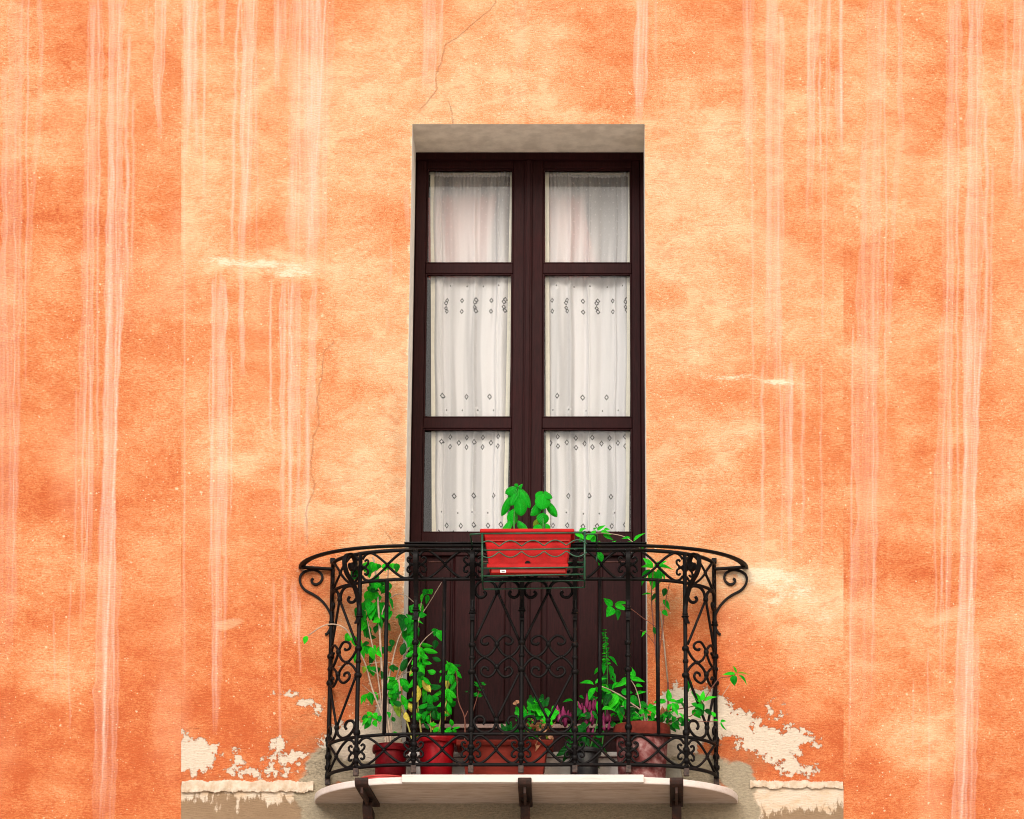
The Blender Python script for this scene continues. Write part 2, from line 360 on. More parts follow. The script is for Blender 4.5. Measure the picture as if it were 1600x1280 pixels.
SIDER = [(x+1342, y+105, v-.05) for x, y, v in SIDE]+[(1350,60,.5),(1450,40,.62),(1560,60,.6),(1400,20,.6)]
def tone(px, py, pts):
    gx = np.linspace(px.min(), px.max(), 160); gy = np.linspace(py.min(), py.max(), 140)
    X, Y = np.meshgrid(gx, gy); num = X*0+1e-4*.6; den = X*0+1e-4
    for x, y, v in pts:
        wgt = np.exp(-((X-x)**2/(55**2)+(Y-y)**2/(42**2))); num += wgt*v; den += wgt
    R = num/den
    fx = (px-gx[0])/(gx[1]-gx[0]); fy = (py-gy[0])/(gy[1]-gy[0])
    i = np.clip(fx.astype(int), 0, 158); j = np.clip(fy.astype(int), 0, 138); fx -= i; fy -= j
    return (R[j,i]*(1-fx)+R[j,i+1]*fx)*(1-fy)+(R[j+1,i]*(1-fx)+R[j+1,i+1]*fx)*fy
# streaks: x at top, y from, y to, half width, strength, drift per 1000, wobble
def streaks(px, py, lst, seed):
    G = np.zeros_like(px)
    for k, (x, y0, y1, hw, s, dr, wb) in enumerate(lst):
        sel = np.abs(px-x-dr*(py-y0)/1000) < hw+wb*3+14
        X = px[sel]; Y = py[sel]
        xc = x+dr*(Y-y0)/1000+wb*2*(vnoise(Y/70, Y*0+k, seed)-.5)*2+wb*(vnoise(Y/19, Y*0+k, seed+5)-.5)*2.0+wb*(vnoise(Y/8, Y*0+k, seed+9)-.5)*.9
        env = np.clip((Y-y0)/18, 0, 1)*np.clip((y1-Y)/max(30, (y1-y0)*.22), 0, 1)**.7
        wv = hw*(.45+.8*vnoise(Y/90, Y*0+k+50, seed)+.35*vnoise(Y/24, Y*0+k+80, seed))*(.35+.65*np.clip((y1-Y)/60, 0, 1))
        d = np.abs(X-xc)
        inside = 1/(1+np.exp((d-wv)/.55)); edge = np.exp(-((d-wv)/1.0)**2)
        core = np.exp(-((X-xc-wv*.35)/1.3)**2)
        fine = np.clip((vnoise(X/2.3+k*31, Y/260, seed+k)-.42)*2.2, 0, 1)*inside
        val = (.22*inside+.42*edge+.34*core+.34*fine) if hw > 2.5 else np.exp(-(d/max(1.1, hw))**2)*.9
        val = val*s*env*(.72+.5*vnoise(X/3, Y/45, seed+k))
        G[sel] = np.maximum(G[sel], val)+.25*np.minimum(G[sel], val)
    return np.clip(G, 0, 1)
SC_ = [(293,-30,210,7,1.0,0,1),(288,-30,1100,1.2,.5,0,.3),(303,-30,160,4,.6,-10,1),(318,-30,140,1.6,.5,-5,.5),(347,-30,75,3,.8,0,.6),(374,-30,430,2,.75,-30,1),(382,40,600,3,.85,-12,1),(393,-30,420,4,.6,-35,1),(399,-30,420,1.4,.9,-45,.6),(366,150,420,1.3,.5,-15,.6),(438,-30,130,6,.5,-40,1),(446,-30,80,2,.5,0,.6),
 (462,-30,440,3,.6,-18,1),(487,-30,420,24,.5,-25,1),(470,-30,440,1.4,.7,-25,.6),(483,120,430,3.5,.9,-10,1.3),(497,100,430,4,.9,-15,1.4),(511,-30,300,1.5,.9,-60,.6),(333,430,900,1.7,.75,-8,.8),(341,440,1130,6,.55,-4,.9),(350,430,880,3,.85,0,1.2),(356,560,1020,1.3,.6,-10,.7),(378,430,592,3.2,.9,5,1),
 (338,800,1150,5,.8,-6,.8),(446,430,820,3,.7,-15,1.3),(456,430,880,2,.9,-12,1),(464,430,700,3.2,.6,-20,1),(470,440,860,1.4,.6,-8,.8),(490,430,660,4,.85,-20,1.6),(480,640,860,3,.6,-18,1.2),(446,890,1000,2.5,.5,0,1),(461,900,1010,4.5,.7,0,1.2),(468,930,1060,1.5,.6,0,.7),(437,950,1190,1.6,.5,0,.6),(428,900,1000,1.6,.4,0,.6),
 (676,-30,160,10,.42,-40,1),(665,-30,150,2,.5,-30,.8),(690,-30,110,2,.5,-20,.8),(1005,-30,196,8,.95,-25,1),(997,-30,196,2.2,.8,-10,.6),(1025,-30,120,2,.35,0,.6),(1168,-30,260,7,.42,25,1.2),(1172,60,680,1.5,.5,10,.8),(1206,-30,620,7,.6,10,1),(1199,-30,300,2,.5,0,.8),(1216,300,760,1.3,.55,10,.6),(1222,600,900,1.4,.45,0,.6),(1278,-30,100,3.5,.7,0,1),(1268,60,320,4,.42,0,1),(1296,-30,70,2,.55,0,.6),(1314,-30,250,2.4,1.0,5,.4),(1308,100,220,3.5,.6,0,.8),(1286,250,560,1.6,.4,0,.6),(1283,560,900,1.5,.4,0,.6),(1255,560,700,3,.3,0,.8),
 (610,370,460,1.5,.4,-20,1),(634,290,360,3,.6,60,.8),(578,540,575,2,.5,0,.8),(605,480,520,3,.5,80,.8),(812,-30,140,7,.25,0,1)]
SL_ = [(27,-30,1050,15,.5,-22,1.6),(62,-30,130,3,.5,20,1),(64,100,480,3,.35,-60,1),(150,-30,460,9,.45,-22,1.5),(140,100,1000,1.6,.65,-15,1),(186,-30,520,11,.75,-14,1.6),(174,140,560,4,.8,-4,1.6),(200,50,470,2.5,.75,-8,1.2),(208,140,460,2,.5,-6,1),(249,-30,222,6,.95,-8,1.2),(228,0,60,2,.35,0,.8),(182,380,1300,11,.85,-32,1),(190,420,1300,2,.95,-38,.8),(172,420,1000,2.4,.7,-35,1),(133,380,720,5,.5,-10,1),(176,880,1320,13,.6,-20,1.2),(120,600,900,1.5,.4,-5,.8),(110,900,1150,1.3,.4,-5,.8),(8,100,700,3,.5,0,1),(84,950,1080,1.2,.4,0,.6)]
SR_ = [(x+1342, y0+105 if y0 > 0 else y0, y1+110, hw, s, d, wb) for x, y0, y1, hw, s, d, wb in SL_]+[(1333,500,1200,1.4,.6,-8,.4)]
rsd = random.Random(4)
def drips(groups, lst):
    for x, sp, n, y0, y1 in groups:
        for _ in range(n):
            a = y0 if rsd.random() < .6 else y0+rsd.random()*(y1-y0)*.4
            lst.append((x+rsd.gauss(0, sp*.5), a, y1-rsd.random()**2*(y1-y0)*.5, rsd.choice((1.1,1.3,1.6,2.2,2.8)), rsd.uniform(.35,.8), rsd.uniform(-18,2), rsd.uniform(.5,1.4)))
drips([(385,20,9,-30,430),(490,30,12,-30,450),(302,16,7,-30,320),(345,18,7,420,1020),(465,28,9,430,880),(1205,14,5,-30,640),(1170,10,4,-30,320),(1285,22,8,-30,380),(678,14,5,-30,160),(1005,7,5,-30,198),(440,14,4,-30,150),(1225,40,6,560,900)], SC_)
side_n = len(SL_); drips([(185,22,4,-30,1300),(148,10,2,-30,900),(30,24,3,-30,1000),(128,20,2,500,1200)], SL_)
SR_ += [(x+1342, y0+105 if y0 > 0 else y0, y1+110, hw, s, d, wb) for x, y0, y1, hw, s, d, wb in SL_[side_n:]]
PEEL = [(1150,1130,34,20),(1186,1154,36,20),(1216,1168,36,23),(1240,1150,26,14),(1232,1196,19,14),(1262,1203,13,9),(1272,1160,7,5),(1096,1120,52,44),(1062,1120,42,48),(1050,1160,40,50),(300,1181,40,27),(325,1172,16,11),(371,1188,7,16),(380,1206,18,5),(436,1163,11,11),(444,1186,24,9),(463,1180,11,6),(492,1202,14,8),(420,1205,28,5),(400,1208,10,6),(565,1165,62,40),(610,1140,24,56),(285,1145,7,5),(478,1098,8,5),(497,1105,5,8),(455,1085,9,3),(1205,1112,4,9),(1222,1120,3,6)]
CEM = [(508,1200,30,30),(486,1238,26,34),(492,1270,22,24),(560,1206,60,18),(1150,1212,26,22),(1166,1226,18,16),(1156,1252,22,22),(1100,1200,46,22),(1050,1200,40,18),(1168,1270,20,22),(640,1225,100,22),(1020,1225,100,22)]
CRACKS = [[(785,-10),(765,18),(745,32),(716,60),(694,72),(690,100),(682,118),(683,140),(670,160),(655,172)],[(702,160),(708,178),(707,196)],[(520,535),(506,552),(503,590),(495,625),(497,660),(488,690),(486,740),(490,760),(480,800),(478,850)],[(600,830),(612,842),(618,860)],[(470,1120),(490,1116),(505,1122),(512,1130)],[(283,1145),(300,1138),(312,1140)]]
def ell(px, py, lst, gain=.5, pxu=False):
    f = np.full_like(px, -3.)
    for x, y, rx, ry in lst: f = np.maximum(f, (1-np.sqrt(((px-x)/rx)**2+((py-y)/ry)**2))*(min(rx, ry)/24 if pxu else 1))
    return np.clip(.5+gain*f, 0, 1)
def segd(px, py, pl):
    d = np.full_like(px, 1e3)
    for (x0,y0), (x1,y1) in zip(pl, pl[1:]):
        dx, dy = x1-x0, y1-y0; tt = np.clip(((px-x0)*dx+(py-y0)*dy)/(dx*dx+dy*dy), 0, 1)
        d = np.minimum(d, np.hypot(px-x0-tt*dx, py-y0-tt*dy))
    return d
def lean_x(px, z):                                           # the straight joints in the render lean a little
    dep = D*ct+(z-CZ)*st
    return CX+(px-PX0)*dep/F
def wall_bay(x0, x1, which, y_off, label):
    fx0, fx1 = max(x0, -2.75), min(x1, 2.55)
    xs = np.arange(fx0, fx1, .0045); xs = np.concatenate([xs, [fx1]])
    if x0 < fx0: xs = np.concatenate([np.linspace(x0, fx0, 40)[:-1], xs])
    if x1 > fx1: xs = np.concatenate([xs, np.linspace(fx1, x1, 40)[1:]])
    zs = np.concatenate([np.linspace(-5.2, -.42, 60)[:-1], np.arange(-.42, 4.25, .0072), np.linspace(4.26, 6.5, 30)])
    if which == 'c':
        xs = np.unique(np.concatenate([xs[(np.abs(xs-XL) > .002) & (np.abs(xs-XR) > .002)], [XL, XR]]))
        zs = np.unique(np.concatenate([zs[(np.abs(zs-ZT) > .003) & (np.abs(zs-ZB) > .003)], [ZT, ZB]]))
    X, Z = np.meshgrid(xs, zs); nx, nz = len(xs), len(zs)
    if which != 'c':
        sx_ = 283 if which == 'l' else 1318
        zz = np.linspace(-5.3, 6.6, 60); lean = np.array([lean_x(sx_, q) for q in zz])-(x1 if which == 'l' else x0)
        X = X+np.interp(Z, zz, lean)
    px, py = proj(X, 0*X, Z); sh = px.shape; px = px.ravel(); py = py.ravel()
    wx = 70*fbm(px/75, py/60, 91, 5); wy = 60*fbm(px/80, py/50, 95, 5)
    T = tone(np.clip(px+wx, px.min(), px.max()-1e-3), np.clip(py+wy, py.min(), py.max()-1e-3), {'c': TONE, 'l': SIDE, 'r': SIDER}[which]); sd_ = {'c': 3, 'l': 11, 'r': 11}[which]
    qx, qy = (px-1342, py-105) if which == 'r' else (px, py)
    wq = 40*fbm(qx/90, qy/90, sd_+60, 3)
    T = T+.46*fbm((qx+wq)/95, (qy+wq)/52, sd_, 6)+.14*fbm(qx/40, qy/300, sd_+20, 3)+.05
    T = T+{'c': -.06, 'l': -.05, 'r': -.08}[which]
    G = streaks(px, py, {'c': SC_, 'l': SL_, 'r': SR_}[which], 5)
    Pm = px*0; C = px*0; S = px*0; Dt = px*0; Lo = px*0; K = px*0
    if which == 'c':
        Pm = ell(px, py, PEEL, .42, True); C = ell(px, py, CEM, .5)
        low = np.clip((py-1226)/6, 0, 1)
        under = ((px > 497) & (px < 1150) & (py > 1238)).astype(float)
        C = np.maximum(C, under*.9); C = np.where(C > .3, C, 0)
        Lo = low*np.clip(.06+(py-1230)/55+.5*fbm(px/60, py/40, 77, 4)-.25*np.exp(-((px-1235)/70)**2)+.15*(px < 470), .05, 1)
        def g(x, y, a, b): return np.exp(-((px-x)/a)**2-((py-y)/b)**2)
        S = .95*g(400,412,75,9)+.95*g(455,427,45,13)+.6*g(330,405,35,11)+.9*g(1216,597,20,6)+.45*g(1180,590,50,8)+.55*g(1290,411,38,6)+.35*g(1100,590,60,10)+.4*g(880,178,70,8)+.35*g(560,560,60,14)+.5*g(1190,905,60,16)+.95*g(1180,895,50,10)+.72*g(1240,925,55,26)+.66*g(1285,965,32,26)+.5*g(1200,950,30,20)+.5*g(1250,600,50,5)+.5*g(1140,590,40,8)+.45*g(1110,700,40,14)+.9*g(480,890,26,9)+.35*g(430,880,40,10)+.3*g(560,870,40,8)+.4*g(520,450,60,10)
        S += .55*np.clip(1-np.abs(py-1218)/7, 0, 1)*((px < 500) | (px > 1150))
        inz = (py > 188)
        S += .8*np.exp(-np.clip(XL-X.ravel(), 0, 9)/.026)*inz*(py > 194)*(X.ravel() < XL+.001)+.65*np.exp(-np.clip(X.ravel()-XR, 0, 9)/.010)*inz*(py > 194)*(X.ravel() > XR-.001)
        S += .45*np.exp(-np.abs(py-190)/3.5)*((px > 640) & (px < 1008))
        S = np.clip(S*(1+1.1*fbm(px/22, py/10, 73, 4)), 0, 1)
        T = T-(.22*g(400,415,100,16)+.2*g(470,430,60,18)+.2*g(1216,597,50,10)+.2*g(880,180,90,10)+.2*g(1200,905,70,22)+.15*g(560,570,60,30))*(1+2*fbm(px/18, py/12, 71, 4))
        Dt = .7*g(480,1165,45,40)+.75*g(1165,1190,50,28)+.45*g(470,1215,60,8)+.4*g(345,1213,60,6)+.4*g(625,770,14,90)+.25*g(620,650,18,60)
        for pl in CRACKS:
            pl2 = [(x+random.uniform(-2,2), y) for x, y in pl]
            m = (px > min(p[0] for p in pl)-12) & (px < max(p[0] for p in pl)+12)
            wob = 3*(vnoise(px[m]/7, py[m]/7, 9)-.5)
            d = segd(px[m]+wob, py[m], pl2); K[m] = np.maximum(K[m], np.clip(1.35-d/1.05, 0, 1)*.55)
    else:
        def g(x, y, a, b): return np.exp(-((qx-x)/a)**2-((qy-y)/b)**2)
        S = .45*g(90,130,60,12)+.5*g(260,160,30,10)+.3*g(220,880,70,14)+.3*g(60,890,60,12)+.25*g(230,1060,60,12)
    depth = .006*fbm(px/160, py/110, 31, 4)+.0022*fbm(px/26, py/9, 41, 3)
    if which == 'c':
        xr = X.ravel(); zr = Z.ravel()
        dd = np.maximum(np.maximum(XL-xr, xr-XR), zr-ZT); depth = depth*np.clip(dd/.06, 0, 1)
    if which == 'c': depth = depth*np.clip(np.minimum(np.abs(px-283), np.abs(px-1318))/25, 0, 1)-.008*np.clip(np.maximum(283-px, px-1318)/4, 0, 1)
    else: depth = depth*np.clip(np.abs(px-(283 if which == 'l' else 1318))/25, 0, 1)
    Yv = y_off-depth
    verts = np.stack([X.ravel(), Yv, Z.ravel()+5.15], 1).astype(np.float32)
    ii = (np.arange(nz-1)[:, None]*nx+np.arange(nx-1)[None, :])
    q = np.stack([ii, ii+1, ii+nx+1, ii+nx], -1).reshape(-1, 4)
    if which == 'c':
        cxm = ((xs[:-1]+xs[1:])/2)[None, :]+0*ii; czm = ((zs[:-1]+zs[1:])/2)[:, None]+0*ii
        hole = (cxm > XL) & (cxm < XR) & (czm > ZB) & (czm < ZT); q = q[~hole.ravel()]
    me = bpy.data.meshes.new('plaster_bay'); nq = len(q)
    me.vertices.add(len(verts)); me.vertices.foreach_set('co', verts.ravel())
    me.loops.add(nq*4); me.loops.foreach_set('vertex_index', q.ravel().astype(np.int32))
    me.polygons.add(nq); me.polygons.foreach_set('loop_start', (np.arange(nq)*4).astype(np.int32))
    try: me.polygons.foreach_set('loop_total', np.full(nq, 4, np.int32))
    except Exception: pass
    me.polygons.foreach_set('use_smooth', np.ones(nq, bool))
    me.update(calc_edges=True)
    for nm, ch in (('wear_a', (np.clip(T,0,1), G, Pm, C)), ('wear_b', (S, np.clip(Dt,0,1), Lo, K))):
        at_ = me.attributes.new(nm, 'FLOAT_COLOR', 'POINT')
        at_.data.foreach_set('color', np.stack(ch, 1).astype(np.float32).ravel())
    me.materials.append(M['plaster'])
    o = bpy.data.objects.new('plaster_bay', me); COL.objects.link(o); o.parent = house; o['label'] = label
XS1, XS2 = at(283, 640).x, at(1318, 640).x
wall_bay(XS1-.25, XS2+.25, 'c', 0.0, 'lighter worn plaster around the door with peeling patches low down')
wall_bay(-9, XS1, 'l', -.001, 'deeper orange plaster left of the straight joint')
wall_bay(XS2, 9, 'r', -.001, 'deeper orange plaster right of the straight joint')
RD = .36
MB().box(XL-.30, XL, .004, RD+.06, ZB-.02, ZT+.02).build('jamb', M['jamb'], house, bevel=.006)
MB().box(XR, XR+.30, .004, RD+.06, ZB-.02, ZT+.02).build('jamb', M['jamb'], house, bevel=.006)
def rough_slab(x0, x1, y0, y1, z0, z1, n, amp, seed):
    b = MB(); rs = random.Random(seed); rows = []
    zb_ = z0
    zt_0 = z1
    for i in range(n+1):
        z1 = zt_0+.010*vnoise(np.array([i/6.]), np.array([seed*7.]), 4)[0]-.006; z0 = zb_+.012*vnoise(np.array([i/4.]), np.array([seed*3.]), 8)[0]-.004
        x = x0+(x1-x0)*i/n; j = lambda: rs.uniform(-amp, amp)
        rows.append([(x,y1,z0),(x,y0+j(),z0+j()),(x,y0-amp*.4+j()*.4,z0+(z1-z0)*.25+j()),(x,y0-amp*.2+j()*.4,z0+(z1-z0)*.8+j()),(x,y0+.010+j()*.5,z1+j()),(x,y1,z1)])
    vs = [p for r in rows for p in r]; fs = []
    for i in range(n):
        for k in range(6): fs.append((i*6+k, (i+1)*6+k, (i+1)*6+(k+1)%6, i*6+(k+1)%6))
    fs.append(tuple(range(6))); fs.append(tuple(reversed(range(n*6, n*6+6))))
    return b.add(vs, fs)
MB().box(XL-.02, XR+.02, .004, RD+.06, ZT, ZT+.2).build('soffit', M['soffit'], house, bevel=.004)
zc0, zc1 = at(380, 1237, -.02).z, at(380, 1218, -.03).z
rough_slab(lean_x(283,0)+.002, at(490,1225).x, -.014, .03, zc0, zc1, 90, .0028, 1).build('string_course', M['course'], house)
rough_slab(at(1172,1225).x, lean_x(1318,0)-.002, -.010, .03, zc0+.018, zc1, 90, .0028, 2).build('string_course', M['course'], house)
# door step
zst = at(870, 1175, -.03).z
MB().box(XL+.002, XR-.002, -.012, RD+.05, .0, zst-.024).build('doorstep', M['marble'], house, bevel=.003)
MB().box(XL-.02, XR+.02, -.034, -.0125, zst-.022, zst).build('step_nosing', M['marble'], house, bevel=.004)
# dark room behind the door
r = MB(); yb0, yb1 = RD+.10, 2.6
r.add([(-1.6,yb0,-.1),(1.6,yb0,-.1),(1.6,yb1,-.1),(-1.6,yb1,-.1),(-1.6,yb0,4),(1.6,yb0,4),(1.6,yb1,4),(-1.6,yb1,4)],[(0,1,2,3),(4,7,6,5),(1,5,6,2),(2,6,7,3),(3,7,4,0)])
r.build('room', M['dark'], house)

# ------------------------------------------------------------------ door (parts of the house front)
YF = RD+.006; YD = RD+.03                                   # frame front, leaf front
def xd(px): return at(px, 640, YD).x
def zd(py): return at(826, py, YD).z
z_top, z_bot = ZT, zst-.02
b = MB(); b.box(XL, xd(644), YF, YF+.09, z_bot, z_top).box(xd(1002), XR, YF, YF+.09, z_bot, z_top).box(xd(644), xd(1002), YF, YF+.09, zd(252), z_top)
b.build('door_frame', M['wood'], house, bevel=.004)
def leaf_door(x0, x1, gx0, gx1, flip):
    zt, zb = zd(250), z_bot
    s = MB(); s.box(x0, gx0, YD, YD+.05, zb, zt).box(gx1, x1, YD, YD+.05, zb, zt)
    lf = s.build('door_leaf', M['wood'], house, bevel=.004)
    zr = [(zd(263), zt), (zd(427), zd(411)), (zd(669), zd(652)), (zd(868), zd(832)), (zb, zd(1137))]
    names = ['rail', 'muntin', 'muntin', 'rail', 'rail']
    for (a, c), nm in zip(zr, names):
        MB().box(gx0+.001, gx1-.001, YD+.002 if nm == 'rail' else YD+.005, YD+.048, a, c).build(nm, M['wood'], lf, bevel=.004)
    for a, c in ((zr[1][1], zr[0][0]), (zr[2][1], zr[1][0]), (zr[3][1], zr[2][0])):
        MB().box(gx0, gx1, YD+.026, YD+.030, a, c).build('pane', M['glass'], lf)
        bd = MB(); e = .010
        bd.box(gx0, gx0+e, YD+.008, YD+.0255, a, c).box(gx1-e, gx1, YD+.008, YD+.0255, a, c).box(gx0+e, gx1-e, YD+.008, YD+.0255, a, a+e*.8).box(gx0+e, gx1-e, YD+.008, YD+.0255, c-e*.8, c)
        bd.build('glazing_bead', M['wood'], lf, bevel=.003)
    a, c = zr[4][1], zr[3][0]
    MB().box(gx0, gx1, YD+.024, YD+.045, a, c).build('panel', M['wood'], lf)
    W = gx1-gx0
    for k, (u0, u1) in enumerate(((.06, .335), (.64, .94))):
        if flip: u0, u1 = 1-u1, 1-u0
        MB().box(gx0+W*u0, gx0+W*u1, YD+.010, YD+.0235, a+.03, c-.028).build('raised_board', M['wood'], lf, bevel=.007)
        MB().box(gx0+W*u0+.012, gx0+W*u1-.012, YD+.0065, YD+.010, c-.033, c-.0285).build('board_lip', M['bead'], lf, bevel=.001)
    u0, u1 = (.38, .60) if not flip else (.40, .62)
    MB().box(gx0+W*u0, gx0+W*u1, YD+.006, YD+.0235, a+.001, c-.001).build('mullion', M['wood'], lf, bevel=.006)
    for uu in (.37, .61) if not flip else (.39, .63):
        MB().tube([(gx0+W*uu, YD+.02, a+.01), (gx0+W*uu, YD+.02, c-.01)], .006, 6).build('moulding', M['wood'], lf, smooth=True)
    MB().box(gx0+.004, gx1-.004, YD-.012, YD+.0015, zd(1137)-.004, zd(1132)).build('weather_bar', M['weather'], lf, bevel=.002)
    return lf
M['weather'] = simple('lit_weather_bar', (.30,.18,.15), .5, .4, .4, 30, .1)  # paler brown paints in the light this projecting moulding catches
leaf_door(xd(644.5), xd(822.8), xd(661), xd(800), False)
leaf_door(xd(823.4), xd(1001.5), xd(847), xd(988), True)
b = MB().box(xd(817), xd(830), YD-.014, YD-.0005, z_bot, zd(252)); b.build('astragal', M['wood'], house, bevel=.005)
b = MB().box(xd(820), xd(827), YD-.020, YD-.0142, z_bot, zd(252)); b.build('astragal_bead', M['wood'], house, bevel=.003)

# ------------------------------------------------------------------ curtains
def lace():
    t = NT('white_lace'); uv = t.n('ShaderNodeTexCoord').outputs['UV']
    s = t.n('ShaderNodeSeparateXYZ'); t.l(uv, s.inputs[0]); U, V = s.outputs[0], s.outputs[1]
    def tri(off, p): return t.math('ABSOLUTE', t.math('SUBTRACT', t.math('WRAP', t.math('ADD', U, off), p, 0), p/2))
    hole = None; white = None
    def mx_(a, b_): return b_ if a is None else t.math('MAXIMUM', a, b_)
    for k, (py, off, p, r) in enumerate(ROWS):
        z = zd(py); dv = t.math('ABSOLUTE', t.math('SUBTRACT', V, z))
        d = t.math('ADD', tri(off, p), dv)
        ring = t.math('MULTIPLY', t.step(d, r, r+.005, 1, 0), t.step(d, r-.0065, r-.004))
        hole = mx_(hole, ring)
    for py, hh in ((470, .026), (684, .022), (823, .022)):
        dv = t.math('ABSOLUTE', t.math('SUBTRACT', V, zd(py))); white = mx_(white, t.step(dv, hh, hh+.006, .55, 0))
    vor = t.n('ShaderNodeTexVoronoi'); mp = t.n('ShaderNodeMapping'); t.l(uv, mp.inputs[0]); mp.inputs[3].default_value = (1,1,1)
    t.l(mp.outputs[0], vor.inputs['Vector']); vor.inputs['Scale'].default_value = 42
    for py, off in ((440, 0), (634, .03), (795, .055)):
        dv = t.math('SUBTRACT', V, zd(py)); du = tri(off, .115)
        rr = t.math('SQRT', t.math('ADD', t.math('MULTIPLY', du, du), t.math('MULTIPLY', dv, dv)))
        fl = t.math('MULTIPLY', t.step(rr, .018, .034, 1, 0), t.step(vor.outputs[0], .35, .5, 1, 0)); white = mx_(white, fl)
        hole = mx_(hole, t.math('MULTIPLY', t.step(rr, .004, .006, .8, 0), 1))
    # scattered woven dots
    du = tri(.0, .06); dv = t.math('ABSOLUTE', t.math('SUBTRACT', t.math('WRAP', V, .07, 0), .035))
    white = mx_(white, t.step(t.math('ADD', du, dv), .004, .008, .8, 0))
    du = tri(.03, .06); dv = t.math('ABSOLUTE', t.math('SUBTRACT', t.math('WRAP', t.math('ADD', V, .035), .07, 0), .035))
    white = mx_(white, t.step(t.math('ADD', du, dv), .004, .008, .8, 0))
    m2_ = t.n('ShaderNodeMapping'); t.l(uv, m2_.inputs[0]); m2_.inputs[3].default_value = (1.0,.05,1); mp2 = m2_.outputs[0]
    thread = t.math('ABSOLUTE', t.math('SINE', t.math('MULTIPLY', U, 2*math.pi/.011)))
    a = t.step(thread, .1, .9, .82, .97); bands = t.noise(mp2, 15, 1, .4)
    a = t.math('MULTIPLY', a, t.step(bands, .40, .56, .74, 1.0))
    a = t.math('MULTIPLY', a, t.step(V, zd(440), zd(300), 1.0, .72)); a = t.math('MULTIPLY', a, t.step(V, zd(296), zd(284), 1.0, .74))
    a = t.math('MAXIMUM', a, t.step(V, zd(271), zd(267), 0, .85))
    a = t.math('MAXIMUM', a, t.math('ADD', t.math('MULTIPLY', white, .45), t.math('MULTIPLY', a, .55)))
    a = t.math('MULTIPLY', a, t.math('SUBTRACT', 1, t.math('MULTIPLY', hole, .92)))
    df = t.n('ShaderNodeBsdfDiffuse'); tl = t.n('ShaderNodeBsdfTranslucent')
    df.inputs[0].default_value = (.95,.91,.95,1); tl.inputs[0].default_value = (.9,.87,.84,1)
    m1 = t.n('ShaderNodeMixShader'); m1.inputs[0].default_value = .25; t.l(df.outputs[0], m1.inputs[1]); t.l(tl.outputs[0], m1.inputs[2])
    tr = t.n('ShaderNodeBsdfTransparent'); m2 = t.n('ShaderNodeMixShader'); t.l(a, m2.inputs[0]); t.l(tr.outputs[0], m2.inputs[1]); t.l(m1.outputs[0], m2.inputs[2])
    t.l(m2.outputs[0], t.out.inputs[0]); return t.m
ROWS = [(462,0,.105,.012),(479,0,.105,.012),(466,.06,.21,.0125),(474,.06,.21,.011),(613,.02,.17,.014),(677,.01,.12,.0135),(692,.01,.12,.0135),(685,.07,.12,.014),(769,.05,.15,.014),(815,.0,.105,.014),(828,.052,.105,.0135)]
M['lace'] = lace()
def curtain(x_tl, x_tr, x_bl, x_br, seed, label):
    z1, z0 = zd(262), zd(833); root = thing('lace_curtain', ((x_tl+x_tr)/2, YD+.075, z0), label, 'curtain', 'lace curtains behind the door panes')
    rs = random.Random(seed); n, m = 150, 60; vs = []; uvs = []; fs = []
    folds = [((q+rs.uniform(.2,.8))/5, rs.uniform(.025,.07), rs.uniform(.6,1)*rs.choice((1,1,-.8))) for q in range(5)]+[(rs.uniform(.1,.9), .012, .5) for _ in range(2)]
    ph = [rs.uniform(0,6.28) for _ in range(4)]
    for j in range(m+1):
        v = j/m; z = z0+(z1-z0)*v; xl = x_bl+(x_tl-x_bl)*v; xr = x_br+(x_tr-x_br)*v
        for i in range(n+1):
            u = i/n; d = 0
            for c, wd, am in folds: d += am*math.exp(-((u-c-(.02*(1-v)*am))/wd)**2)
            d = .024*d+.006*math.sin(u*15+ph[0]+.6*v)+.0015*math.sin(u*47+ph[1])
            gather = max(0, (v-.93)/.07)
            d = d*(1-.5*gather)+gather*.006*math.sin(u*150+ph[2])
            edge = .010*math.exp(-(u/.04)**2)+.010*math.exp(-((1-u)/.04)**2)
            vs.append((xl+(xr-xl)*u+.003*math.sin(z*9+ph[3]), YD+.075-d+edge, z)); uvs.append(((u*1.35+seed*.37)*(x_tr-x_tl)*1.0+d*.35, z))
    for j in range(m):
        for i in range(n): a = j*(n+1)+i; fs.append((a, a+1, a+n+2, a+n+1))
    o = MB().add(vs, fs).build('cloth', M['lace'], root, smooth=True)
    ul = o.data.uv_layers.new(name='UVMap')
    for lp in o.data.loops: ul.data[lp.index].uv = uvs[lp.vertex_index]
    hm = MB()
    for (xa, xb) in ((x_tl, x_bl), (x_tr, x_br)):
        sgn = 1 if xa == x_tl else -1
        hm.strip([(xa+sgn*.006, YD+.060, z1), ((xa+xb)/2+sgn*.006, YD+.058, (z0+z1)/2), (xb+sgn*.006, YD+.060, z0)], (1,0,0), .020, .003)
    hm.build('hem', M['hem'], root)
    MB().tube([(x_tl-.02, YD+.07, z1-.004), (x_tr+.02, YD+.07, z1-.004)], .006, 8).build('curtain_rod', M['hem'], root, smooth=True)
M['hem'] = simple('cream_hem', (.80,.74,.64), .9, .1, .1, 30, .1)
curtain(xd(667), xd(799), xd(678), xd(792), 1, 'white lace curtain behind the left leaf of the brown door')
curtain(xd(851), xd(988), xd(855), xd(981), 2, 'white lace curtain behind the right leaf of the brown door')

